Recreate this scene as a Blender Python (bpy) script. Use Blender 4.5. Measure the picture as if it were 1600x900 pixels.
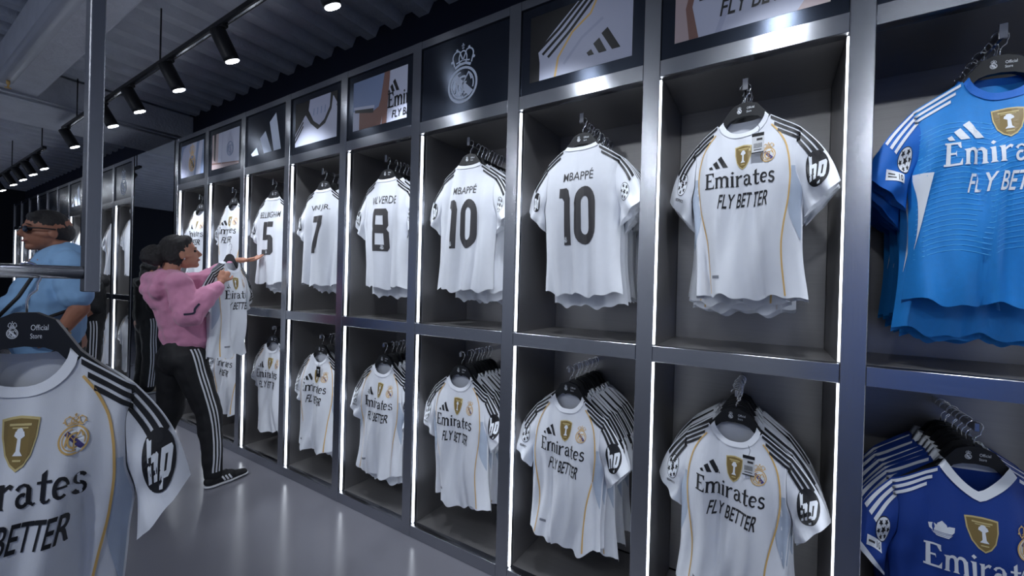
import bpy, bmesh, math, random
from mathutils import Vector, Matrix, noise
from mathutils.geometry import tessellate_polygon
from mathutils.bvhtree import BVHTree

for o in list(bpy.data.objects): bpy.data.objects.remove(o, do_unlink=True)
SC = bpy.context.scene
COL = SC.collection
PI = math.pi

# ------------------------------------------------------------------ camera
cam_d = bpy.data.cameras.new('camera'); cam = bpy.data.objects.new('camera', cam_d); COL.objects.link(cam)
cam_d.sensor_width = 36.0; cam_d.lens = 36.0 * 646.84 / 1600.0; cam_d.clip_start = 0.02; cam_d.clip_end = 100
cr, cu_, cf = (Vector(v) for v in ((0.84705, 0.53085, 0.02651), (-0.0246, -0.01067, 0.99964), (-0.53095, 0.8474, -0.00402)))
mw = Matrix((cr, cu_, -cf)).transposed().to_4x4(); mw.translation = (0, 0, 1.5)
cam.matrix_world = mw
SC.camera = cam

# ------------------------------------------------------------------ world, lights, exposure
wd = bpy.data.worlds.new('world'); SC.world = wd; wd.use_nodes = True
wd.node_tree.nodes['Background'].inputs[0].default_value = (0.48, 0.55, 0.72, 1)
wd.node_tree.nodes['Background'].inputs[1].default_value = 0.38
SC.view_settings.view_transform = 'Standard'; SC.view_settings.look = 'None'
SC.view_settings.exposure = 0.0; SC.view_settings.gamma = 1.0; SC.view_settings.use_curve_mapping = False
LED_STRENGTH = 6.0
SPOT_ENERGY = 54.0
REAR_FILL_ENERGY = 24.0  # strength of the fill lamps added behind the camera
COOL = (0.86, 0.92, 1.0)

# ------------------------------------------------------------------ materials
MATS = {}
def srgb(c):
    return tuple(((v/255)/12.92 if v/255 <= .04045 else ((v/255+.055)/1.055)**2.4) for v in c)
def aniso(m, a=.7, rot=0.0):
    nt = m.node_tree; b = nt.nodes['Principled BSDF']; t = nt.nodes.new('ShaderNodeTangent'); t.direction_type = 'RADIAL'; t.axis = 'Z'
    b.inputs['Anisotropic'].default_value = a; b.inputs['Anisotropic Rotation'].default_value = rot
    nt.links.new(t.outputs[0], b.inputs['Tangent'])
    return m
def mat(name, rgb, rough=.6, metal=0.0, noise_scale=None, noise_amt=.12, bump=0.0, bump_scale=80., stretch=None, emit=None, spec=.5, sheen=0.0):
    if name in MATS: return MATS[name]
    m = bpy.data.materials.new(name); m.use_nodes = True; nt = m.node_tree
    b = nt.nodes['Principled BSDF']
    c = srgb(rgb)
    b.inputs['Base Color'].default_value = (*c, 1); b.inputs['Roughness'].default_value = rough; b.inputs['Metallic'].default_value = metal
    b.inputs['Specular IOR Level'].default_value = spec
    if sheen: b.inputs['Sheen Weight'].default_value = sheen
    if noise_scale or bump:
        tc = nt.nodes.new('ShaderNodeTexCoord'); mp = nt.nodes.new('ShaderNodeMapping')
        nt.links.new(tc.outputs['Object'], mp.inputs[0])
        if stretch: mp.inputs['Scale'].default_value = stretch
    if noise_scale:
        n = nt.nodes.new('ShaderNodeTexNoise'); n.inputs['Scale'].default_value = noise_scale; n.inputs['Detail'].default_value = 5
        nt.links.new(mp.outputs[0], n.inputs['Vector'])
        mx = nt.nodes.new('ShaderNodeMix'); mx.data_type = 'RGBA'
        mx.inputs[6].default_value = (*[v*(1-noise_amt) for v in c], 1); mx.inputs[7].default_value = (*[min(1, v*(1+noise_amt)) for v in c], 1)
        nt.links.new(n.outputs['Fac'], mx.inputs[0]); nt.links.new(mx.outputs[2], b.inputs['Base Color'])
        mr = nt.nodes.new('ShaderNodeMapRange'); mr.inputs[3].default_value = rough*.88; mr.inputs[4].default_value = min(1, rough*1.12)
        nt.links.new(n.outputs['Fac'], mr.inputs[0]); nt.links.new(mr.outputs[0], b.inputs['Roughness'])
    if bump:
        n2 = nt.nodes.new('ShaderNodeTexNoise'); n2.inputs['Scale'].default_value = bump_scale; n2.inputs['Detail'].default_value = 4
        nt.links.new(mp.outputs[0], n2.inputs['Vector'])
        bp = nt.nodes.new('ShaderNodeBump'); bp.inputs['Strength'].default_value = bump; bp.inputs['Distance'].default_value = .01
        nt.links.new(n2.outputs['Fac'], bp.inputs['Height']); nt.links.new(bp.outputs[0], b.inputs['Normal'])
    if emit:
        b.inputs['Emission Color'].default_value = (*COOL, 1); b.inputs['Emission Strength'].default_value = emit
    MATS[name] = m
    return m
STEEL = mat('brushed_steel_vertical', (172, 174, 180), .24, 1.0, 6, .08, .04, 60, (60, 60, 1))
STEELH = mat('brushed_steel_horizontal', (172, 174, 180), .24, 1.0, 6, .08, .04, 60, (1, 60, 60))
STEELIN = mat('brushed_steel_interior', (150, 148, 148), .34, .65, 3, .10, .05, 60, (1, 40, 40))
DARKSTEEL = mat('dark_header_steel', (62, 68, 80), .24, .9, 2, .05, .02, 60, (1, 60, 60))
for _m in (STEEL, STEELH, DARKSTEEL): aniso(_m, .80, .25)
LED = mat('led_diffuser', (250, 252, 255), .5, emit=LED_STRENGTH)
LENS = mat('spotlight_lens', (250, 252, 255), .4, emit=30)
WHITE = mat('white_jersey_knit', (226, 229, 236), .78, 0, 30, .03, .12, 900, sheen=.1)
GREYP = mat('pale_grey_mesh_knit', (178, 190, 208), .8, 0, 40, .05, .2, 700)
BLACK = mat('black_print', (26, 26, 30), .5)
GREYPR = mat('charcoal_number_print', (62, 60, 62), .45)
GOLD = mat('gold_piping', (218, 178, 108), .6)
LABELG = mat('grey_label_print', (128, 132, 142), .6)
SHIELD = mat('gold_shield_print', (134, 112, 62), .45)
SHIELDL = mat('pale_gold_print', (206, 188, 130), .5)
WPRINT = mat('white_print', (232, 236, 242), .55)
CRESTB = mat('crest_purple_print', (74, 66, 128), .5)
CRESTR = mat('crest_red_print', (168, 60, 70), .5)
CYAN = mat('bright_blue_jersey_knit', (14, 132, 214), .6, 0, 60, .10, .15, 700, sheen=.1)
CYAN2 = mat('bright_blue_panel_knit', (6, 104, 200), .65, 0, 60, .06, .15, 700)
CYANL = mat('pale_blue_line_print', (78, 178, 240), .55)
NAVY = mat('royal_blue_jersey_knit', (14, 58, 142), .65, 0, 40, .08, .15, 700)
SKYB = mat('sky_blue_mesh_knit', (24, 146, 222), .7, 0, 60, .08, .2, 700)
HANG = mat('black_hanger_plastic', (24, 25, 28), .42, 0, 20, .1)
CHROME = mat('polished_chrome', (205, 206, 210), .16, 1.0, 20, .04)
TAGW = mat('white_tag_card', (228, 230, 232), .6)
FLOORM = mat('grey_resin_floor', (122, 122, 130), .20, 0, 2.2, .06, .015, 9)
CEIL = mat('sprayed_concrete_ceiling', (205, 209, 218), .95, 0, 5, .22, .9, 26)
BEAM = mat('grey_concrete_beam', (205, 208, 216), .95, 0, 7, .15, .8, 40)
BULK = mat('dark_blue_bulkhead_paint', (26, 33, 54), .8, 0, 3, .15)
PIPE = mat('grey_painted_pipe', (196, 200, 210), .45, .1, 8, .08)
TRACK = mat('black_track_metal', (20, 21, 25), .45, .3, 20, .1)
MIRROR = mat('mirror_glass', (214, 220, 226), .02, 1.0, 2, .01)
BLUEW = mat('added_banner_blue', (30, 104, 205), .7, 0, 5, .15)  # only for the banners added out of view as blue reflections
DARKW = mat('dark_shop_wall', (40, 44, 56), .7, 0, 3, .12)

# ------------------------------------------------------------------ object helpers
def link(o, parent=None):
    COL.objects.link(o)
    if parent is not None: o.parent = parent
    return o
def tag(o, label=None, cat=None, group=None, kind=None):
    if label: o['label'] = label
    if cat: o['category'] = cat
    if group: o['group'] = group
    if kind: o['kind'] = kind
    return o
def empty(name, loc=(0, 0, 0), rz=0.0):
    o = bpy.data.objects.new(name, None); o.empty_display_size = .05; o.location = loc; o.rotation_euler = (0, 0, rz)
    return link(o)
def mesh_obj(name, me, parent=None, mats=None):
    if mats and not me.materials:
        for m in (mats if isinstance(mats, (list, tuple)) else [mats]): me.materials.append(m)
    return link(bpy.data.objects.new(name, me), parent)
def pydata(name, v, f, mats=None, smooth=False, mi=None):
    me = bpy.data.meshes.new(name); me.from_pydata([tuple(p) for p in v], [], f)
    if mats:
        for m in (mats if isinstance(mats, (list, tuple)) else [mats]): me.materials.append(m)
    if mi: me.polygons.foreach_set('material_index', mi)
    if smooth: me.polygons.foreach_set('use_smooth', [True]*len(me.polygons))
    me.update()
    return me
def copy_tree(o, parent=None, only=None):
    c = o.copy(); COL.objects.link(c); c.parent = parent
    for ch in o.children:
        if only and ch.name.split('.')[0] not in only: continue
        copy_tree(ch, c)
    return c
class BM:
    def __init__(s): s.bm = bmesh.new()
    def box(s, a, b, bev=0.0):
        r = bmesh.ops.create_cube(s.bm, size=1.0)
        for v in r['verts']:
            v.co = Vector([(a[i]+b[i])/2 + v.co[i]*abs(b[i]-a[i]) for i in range(3)])
        if bev:
            es = list({e for v in r['verts'] for e in v.link_edges})
            bmesh.ops.bevel(s.bm, geom=es, offset=bev, segments=1, affect='EDGES', profile=.5)
        return s
    def tube(s, pts, r, n=10, cap=True):
        pts = [Vector(p) for p in pts]; rr = r if isinstance(r, (list, tuple)) else [r]*len(pts)
        rings = []; prev = None
        for i, p in enumerate(pts):
            t = (pts[min(i+1, len(pts)-1)] - pts[max(i-1, 0)]).normalized()
            u = t.orthogonal().normalized() if prev is None else (prev - t*prev.dot(t)).normalized()
            prev = u; w = t.cross(u)
            rings.append([s.bm.verts.new(p + (u*math.cos(2*PI*k/n) + w*math.sin(2*PI*k/n))*rr[i]) for k in range(n)])
        for a, b in zip(rings, rings[1:]):
            for k in range(n):
                f = s.bm.faces.new((a[k], a[(k+1) % n], b[(k+1) % n], b[k])); f.smooth = True
        if cap:
            s.bm.faces.new(rings[0][::-1]); s.bm.faces.new(rings[-1])
        return s
    def prism(s, poly, y0, y1, bev=0.0):
        n = len(poly)
        a = [s.bm.verts.new((p[0], y0, p[1])) for p in poly]; b = [s.bm.verts.new((p[0], y1, p[1])) for p in poly]
        s.bm.faces.new(a); s.bm.faces.new(b[::-1])
        for k in range(n): s.bm.faces.new((a[k], b[k], b[(k+1) % n], a[(k+1) % n]))
        return s
    def mesh(s, name):
        bmesh.ops.recalc_face_normals(s.bm, faces=s.bm.faces[:])
        me = bpy.data.meshes.new(name); s.bm.to_mesh(me); s.bm.free(); return me
    def build(s, name, m, parent=None): return mesh_obj(name, s.mesh(name), parent, m)

# ------------------------------------------------------------------ flat print helper
def ribbon(pts, w):
    """closed polygon of a stroke with width(s) w along pts"""
    n = len(pts); ws = w if isinstance(w, (list, tuple)) else [w]*n
    if len(ws) != n:
        ws = [ws[0] + (ws[-1]-ws[0])*i/(n-1) for i in range(n)] if len(ws) == 2 else [ws[min(len(ws)-1, int(i*len(ws)/n))] for i in range(n)]
    L, R_ = [], []
    for i, p in enumerate(pts):
        a = pts[max(i-1, 0)]; b = pts[min(i+1, n-1)]
        d = Vector((b[0]-a[0], b[1]-a[1])); d = d.normalized() if d.length > 0 else Vector((1, 0))
        nx, ny = -d.y, d.x
        L.append((p[0]+nx*ws[i]/2, p[1]+ny*ws[i]/2)); R_.append((p[0]-nx*ws[i]/2, p[1]-ny*ws[i]/2))
    return L, R_
def arc(cx, cy, rx, ry, a0, a1, n=12):
    return [(cx+rx*math.cos(math.radians(a0+(a1-a0)*i/n)), cy+ry*math.sin(math.radians(a0+(a1-a0)*i/n))) for i in range(n+1)]
def rect(x0, y0, x1, y1): return [(x0, y0), (x1, y0), (x1, y1), (x0, y1)]
def circ(cx, cy, r, n=24, ry=None): return arc(cx, cy, r, ry or r, 0, 360-360/n, n-1)
def clip(poly, x0, y0, x1, y1):
    for ax, val, sg in ((0, x0, 1), (0, x1, -1), (1, y0, 1), (1, y1, -1)):
        out = []
        for i, p in enumerate(poly):
            q = poly[i-1]
            ip = (p[ax]-val)*sg >= 0; iq = (q[ax]-val)*sg >= 0
            if ip != iq:
                t = (val-q[ax])/(p[ax]-q[ax]); out.append((q[0]+t*(p[0]-q[0]), q[1]+t*(p[1]-q[1])))
            if ip: out.append(p)
        poly = out
        if not poly: return []
    return poly
_fc = {}
def font_mesh(txt, bold=0.0):
    k = (txt, bold)
    if k not in _fc:
        cu = bpy.data.curves.new('text', 'FONT'); cu.body = txt; cu.size = 1.0; cu.resolution_u = 3; cu.offset = bold; cu.fill_mode = 'FRONT'
        ob = bpy.data.objects.new('text', cu); COL.objects.link(ob)
        me = bpy.data.meshes.new_from_object(ob)
        V = [tuple(v.co[:2]) for v in me.vertices]; F = [tuple(p.vertices) for p in me.polygons]
        bpy.data.objects.remove(ob); bpy.data.curves.remove(cu); bpy.data.meshes.remove(me)
        x0 = min(v[0] for v in V); x1 = max(v[0] for v in V); y0 = min(v[1] for v in V); y1 = max(v[1] for v in V)
        _fc[k] = ([(v[0]-x0, v[1]-y0) for v in V], F, x1-x0, y1-y0)
    return _fc[k]
class Flat:
    """flat print in (u,v): polygons, strokes, text; several materials; layered"""
    def __init__(s): s.v = []; s.f = []; s.m = []; s.mats = []
    def mi(s, m):
        if m not in s.mats: s.mats.append(m)
        return s.mats.index(m)
    def poly(s, outer, m, layer=0, holes=()):
        if len(outer) < 3: return s
        loops = [outer, *holes]; flat = [p for l in loops for p in l]; base = len(s.v)
        s.v += [(p[0], p[1], layer) for p in flat]
        for t in tessellate_polygon([[Vector((p[0], p[1], 0)) for p in l] for l in loops]):
            a, b, c = (flat[i] for i in t)
            if (b[0]-a[0])*(c[1]-a[1]) - (b[1]-a[1])*(c[0]-a[0]) < 0: t = (t[0], t[2], t[1])
            s.f.append(tuple(base+i for i in t)); s.m.append(s.mi(m))
        return s
    def stroke(s, pts, w, m, layer=0, closed=False):
        if closed: pts = pts + pts[:2]
        L, R_ = ribbon(pts, w); b = len(s.v); n = len(pts)
        s.v += [(p[0], p[1], layer) for p in L] + [(p[0], p[1], layer) for p in R_]
        for i in range(n-1): s.f.append((b+n+i, b+n+i+1, b+i+1, b+i)); s.m.append(s.mi(m))
        return s
    def text(s, txt, x, y, w, h, m, layer=0, bold=0.0, shear=0.0, centre=True):
        V, F, fw, fh = font_mesh(txt, bold); b = len(s.v)
        ox = x - w/2 if centre else x
        s.v += [(ox+v[0]/fw*w + shear*(v[1]/fh*h), y+v[1]/fh*h, layer) for v in V]
        s.f += [tuple(b+i for i in f) for f in F]; s.m += [s.mi(m)]*len(F)
        return s
    def merge(s, o, fn=lambda x, y: (x, y), dl=0):
        b = len(s.v); s.v += [(*fn(p[0], p[1]), p[2]+dl) for p in o.v]
        s.f += [tuple(b+i for i in f) for f in o.f]; s.m += [s.mi(o.mats[i]) for i in o.m]
        return s
    def mesh(s, name, fn, grid=None, smooth=False, clipto=None):
        bm = bmesh.new(); vs = [bm.verts.new(p) for p in s.v]
        for f, m in zip(s.f, s.m):
            try:
                fc = bm.faces.new([vs[i] for i in f]); fc.material_index = m
            except ValueError: pass
        for a in (0, 1):
            lo = min(p[a] for p in s.v); hi = max(p[a] for p in s.v)
            no = Vector((1, 0, 0)) if a == 0 else Vector((0, 1, 0))
            if clipto:
                for c, sg in ((clipto[a], -1), (clipto[a+2], 1)):
                    bmesh.ops.bisect_plane(bm, geom=bm.verts[:]+bm.edges[:]+bm.faces[:], plane_co=no*c, plane_no=no*sg, clear_outer=True)
            if grid:
                k = math.floor(lo/grid)+1
                while k*grid < hi:
                    bmesh.ops.bisect_plane(bm, geom=bm.verts[:]+bm.edges[:]+bm.faces[:], plane_co=no*(k*grid), plane_no=no); k += 1
        for v in bm.verts: v.co = Vector(fn(v.co.x, v.co.y, v.co.z))
        if smooth:
            for f in bm.faces: f.smooth = True
        me = bpy.data.meshes.new(name); bm.to_mesh(me); bm.free()
        for m in s.mats: me.materials.append(m)
        return me

# ------------------------------------------------------------------ lettering and marks
def airline_word(m):
    """bold contrasted serif wordmark, cap height 1"""
    F = Flat(); x = 0
    def st(x0, h, w=.15, y0=0):  # stem with serifs
        F.poly(rect(x0, y0, x0+w, h), m)
        F.poly([(x0-.05, y0), (x0+w+.05, y0), (x0+w, y0+.07), (x0, y0+.07)], m)
    # E
    F.poly(rect(.08, 0, .26, 1), m); F.poly([(0, .93), (.62, .93), (.66, .74), (.60, .74), (.50, .9), (.08, .88), (0, 1), (.62, 1)][:3]+[(.60, .74), (.5, .93)], m)
    F.poly(rect(0, .92, .62, 1), m); F.poly([(.55, 1), (.64, 1), (.64, .74)], m); F.poly(rect(0, 0, .64, .09), m); F.poly([(.54, 0), (.68, .3), (.68, 0)], m)
    F.poly(rect(.26, .48, .48, .56), m); F.poly([(.48, .38), (.48, .66), (.43, .52)], m)
    x = .80
    # m
    st(x, .66); st(x+.36, .58); st(x+.72, .58); F.poly([(x-.07, .66), (x+.15, .68), (x+.15, .56), (x, .58)], m)
    for k in (0, .36): F.stroke([(x+k+.14, .50)] + arc(x+k+.27, .50, .15, .15, 150, 0, 7) + [(x+k+.44, .4)], [.05, .07, .1, .12, .13, .14, .15, .15, .15, .15], m)
    x += 1.02
    # i
    st(x, .66); F.poly([(x-.06, .66), (x+.15, .68), (x+.15, .56), (x, .58)], m); F.poly([(x-.01, .86), (x+.08, .95), (x+.18, .87), (x+.08, .77)], m); x += .31
    # r
    st(x, .66); F.poly([(x-.06, .66), (x+.15, .68), (x+.15, .56), (x, .58)], m); F.stroke([(x+.14, .48), (x+.22, .58), (x+.32, .63), (x+.40, .58)], [.05, .09, .12, .15], m); x += .53
    # a
    F.poly(rect(x+.3, .06, x+.44, .52), m); F.stroke([(x+.03, .50), (x+.1, .60), (x+.22, .64), (x+.33, .59), (x+.37, .48)], [.13, .09, .08, .1, .13], m)
    F.stroke(arc(x+.20, .2, .14, .17, 60, 330, 12), .11, m); F.stroke([(x+.42, .1), (x+.50, .03), (x+.56, .08)], [.1, .08, .04], m); x += .60
    # t
    F.poly([(x+.1, .1), (x+.25, .1), (x+.25, .95), (x+.1, .84)], m); F.poly(rect(x-.02, .57, x+.42, .65), m); F.stroke([(x+.17, .12), (x+.24, .04), (x+.34, .06), (x+.4, .13)], [.14, .1, .08, .05], m); x += .46
    # e
    F.stroke([(x+.08, .36), (x+.42, .38)] , .07, m); F.stroke([(x+.43, .40)] + arc(x+.25, .36, .19, .27, 20, 310, 16), [.08]*3+[.1]*3+[.14]*7+[.1]*5, m); x += .55
    # s
    F.stroke(arc(x+.2, .48, .14, .14, 20, 230, 8) + arc(x+.18, .18, .15, .15, 60, -170, 9), .11, m); x += .4
    return F, x
def sponsor(m, w=.30):
    """two line chest wording, centred at (0,0) on the first baseline"""
    E_, ww = airline_word(m); F = Flat(); k = w/ww
    F.merge(E_, lambda x, y: (x*k-w/2, y*k*1.08))
    F.text('FLY BETTER', .012, -.072, w*.70, .048, m, bold=.012, shear=.18)
    return F
def bars_mark(m):
    F = Flat()
    # left to right: growing parallelograms leaning left, flat base
    F.poly([(.0, .10), (.13, .17), (.22, .0), (.06, .0)], m)
    F.poly([(.19, .30), (.36, .42), (.58, .0), (.36, .0)], m)
    F.poly([(.42, .52), (.59, .64), (.96, .0), (.73, .0)], m)
    return F
def trefoil_mark(m, bg):
    F = Flat()
    for a, l in ((90, .36), (38, .36), (142, .36)):
        c, s_ = math.cos(math.radians(a)), math.sin(math.radians(a))
        p = [(0, 0), (.2, .15), (.36, .13), (.5, 0), (.36, -.13), (.2, -.15)]
        F.poly([(.5+c*u-s_*v, .18+s_*u+c*v) for u, v in p], m, 0)
    F.poly([(.2, .18), (.8, .18), (.66, .04), (.34, .04)], m, 1)
    for k in range(3): F.poly(rect(.14, .09+.06*k, .86, .105+.06*k), bg, 2)
    return F
def club_crest(ring, mono, band, crown, fill=None):
    """round crest with monogram, diagonal band and crown; circle radius .5, total height ~1.62"""
    F = Flat()
    if fill: F.poly(circ(0, 0, .47, 28), fill, 0)
    F.stroke(arc(0, 0, .46, .46, 0, 360, 32), .065, ring, 1)
    F.stroke(arc(0, 0, .36, .36, 100, 300, 18), .04, ring, 1)
    F.stroke(arc(0, 0, .36, .36, -20, 60, 8), .04, ring, 1)
    F.poly([(-.31, .20), (-.20, .31), (.36, -.22), (.22, -.34)], band, 2)
    F.stroke([(-.26, -.18), (-.2, .26), (0, .0), (.2, .3), (.3, .10)], .055, mono, 3)
    F.stroke(arc(.02, -.02, .2, .24, 60, 320, 14), .06, mono, 3)
    F.stroke([(.02, -.36), (.02, .06), (.14, .05)], .05, mono, 3); F.stroke([(.02, -.08), (.12, -.08)], .05, mono, 3)
    # crown
    F.stroke([(-.26, .50), (-.1, .57), (.1, .57), (.26, .50)], .07, crown, 1)
    F.stroke([(-.28, .55)] + arc(-.19, .78, .15, .16, 210, 60, 8) + [(0, .66)], .04, crown, 1)
    F.stroke([(.28, .55)] + arc(.19, .78, .15, .16, -30, 120, 8) + [(0, .66)], .04, crown, 1)
    F.stroke(arc(0, .72, .13, .2, 220, -40, 10), .035, crown, 2)
    for x, y in ((-.36, .68), (-.2, .97), (0, 1.0), (.2, .97), (.36, .68)): F.poly(circ(x, y, .04, 8), crown, 2)
    F.stroke([(0, .98), (0, 1.12)], .035, crown, 2); F.stroke([(-.05, 1.06), (.05, 1.06)], .03, crown, 2)
    F.stroke([(-.22, .62), (0, .67), (.22, .62)], .04, crown, 1)
    return F
def shield_patch():
    F = Flat()
    def sh(k): return [(-.5*k, .5*k), (-.25*k, .54*k), (0, .56*k), (.25*k, .54*k), (.5*k, .5*k), (.47*k, .1*k), (.36*k, -.3*k), (.2*k, -.52*k), (0, -.64*k), (-.2*k, -.52*k), (-.36*k, -.3*k), (-.47*k, .1*k)]
    F.poly(sh(1), SHIELDL, 0); F.poly(sh(.9), SHIELD, 1)
    F.poly([(-.12, .22), (.12, .22), (.15, .12), (.05, .06), (.06, -.2), (.14, -.3), (-.14, -.3), (-.06, -.2), (-.05, .06), (-.15, .12)], WPRINT, 2)
    F.poly(circ(0, .2, .1, 10), WPRINT, 2); F.poly(rect(-.3, .34, .3, .39), SHIELDL, 2); F.poly(rect(-.22, .28, .22, .31), SHIELDL, 2); F.poly(rect(-.12, -.42, .12, -.38), SHIELDL, 2)
    return F
def star_ball(bg, fg):
    F = Flat()
    F.poly(circ(0, 0, .5, 28), fg, 0); F.poly(circ(0, 0, .465, 28), bg, 1)
    def star(cx, cy, r, rot=90): return [(cx+(r if k % 2 == 0 else r*.48)*math.cos(math.radians(rot+36*k)), cy+(r if k % 2 == 0 else r*.48)*math.sin(math.radians(rot+36*k))) for k in range(10)]
    F.poly(star(0, 0, .19), fg, 2)
    for k in range(6):
        a = math.radians(30+60*k); F.poly(star(.33*math.cos(a), .33*math.sin(a), .135, 30+60*k), fg, 2)
    return F
def round_badge(bg, fg):
    F = Flat(); F.poly(circ(0, 0, .5, 32), bg, 0)
    # slanted h
    sl = lambda x, y: (x+.26*y, y)
    F.poly([sl(*p) for p in ((-.30, -.27), (-.17, -.27), (-.17, .44), (-.30, .44))], fg, 1)
    F.poly([sl(*p) for p in ((-.17, .18), (-.02, .18), (.03, .13), (.03, -.27), (-.09, -.27), (-.09, .07), (-.17, .07))], fg, 1)
    # slanted p
    F.poly([sl(*p) for p in ((.10, -.44), (.22, -.44), (.22, .18), (.10, .18))], fg, 1)
    F.poly([sl(*p) for p in ((.22, .18), (.35, .18), (.40, .12), (.40, -.2), (.35, -.27), (.22, -.27), (.22, -.17), (.28, -.17), (.28, .07), (.22, .07))], fg, 1)
    return F
def digits(txt, m, inner=None):
    F = Flat(); x = 0; W = .24
    for ch in txt:
        if ch == '1':
            F.poly([(x+.17, 0), (x+.40, 0), (x+.40, .8), (x+.33, .95), (x+.24, 1), (x, 1), (x, .83), (x+.10, .83), (x+.17, .76)], m); x += .52
        elif ch == '0':
            o = arc(x+.33, .72, .33, .28, 0, 180, 10) + arc(x+.33, .28, .33, .28, 180, 360, 10)
            i_ = arc(x+.33, .72, .12, .11, 0, 180, 8) + arc(x+.33, .28, .12, .11, 180, 360, 8)
            F.poly(o, m, 0, [i_]); x += .76
        elif ch == '5':
            F.poly([(x, .45), (x, 1), (x+.60, 1), (x+.60, .84), (x+.2, .84), (x+.2, .60), (x+.52, .60), (x+.62, .50), (x+.62, .10), (x+.52, 0), (x, 0), (x, .16), (x+.42, .16), (x+.42, .45)], m); x += .74
        elif ch == '7':
            F.poly([(x, .83), (x, 1), (x+.62, 1), (x+.62, .78), (x+.30, 0), (x+.06, 0), (x+.40, .83)], m); x += .72
        elif ch == '8':
            o = [(x+.08, 1), (x+.56, 1), (x+.64, .92), (x+.64, .60), (x+.56, .52), (x+.64, .44), (x+.64, .08), (x+.56, 0), (x+.08, 0), (x, .08), (x, .44), (x+.08, .52), (x, .60), (x, .92)]
            F.poly(o, m, 0, [rect(x+.2, .62, x+.44, .84), rect(x+.2, .15, x+.44, .42)]); x += .76
    return F, x-.1

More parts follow.
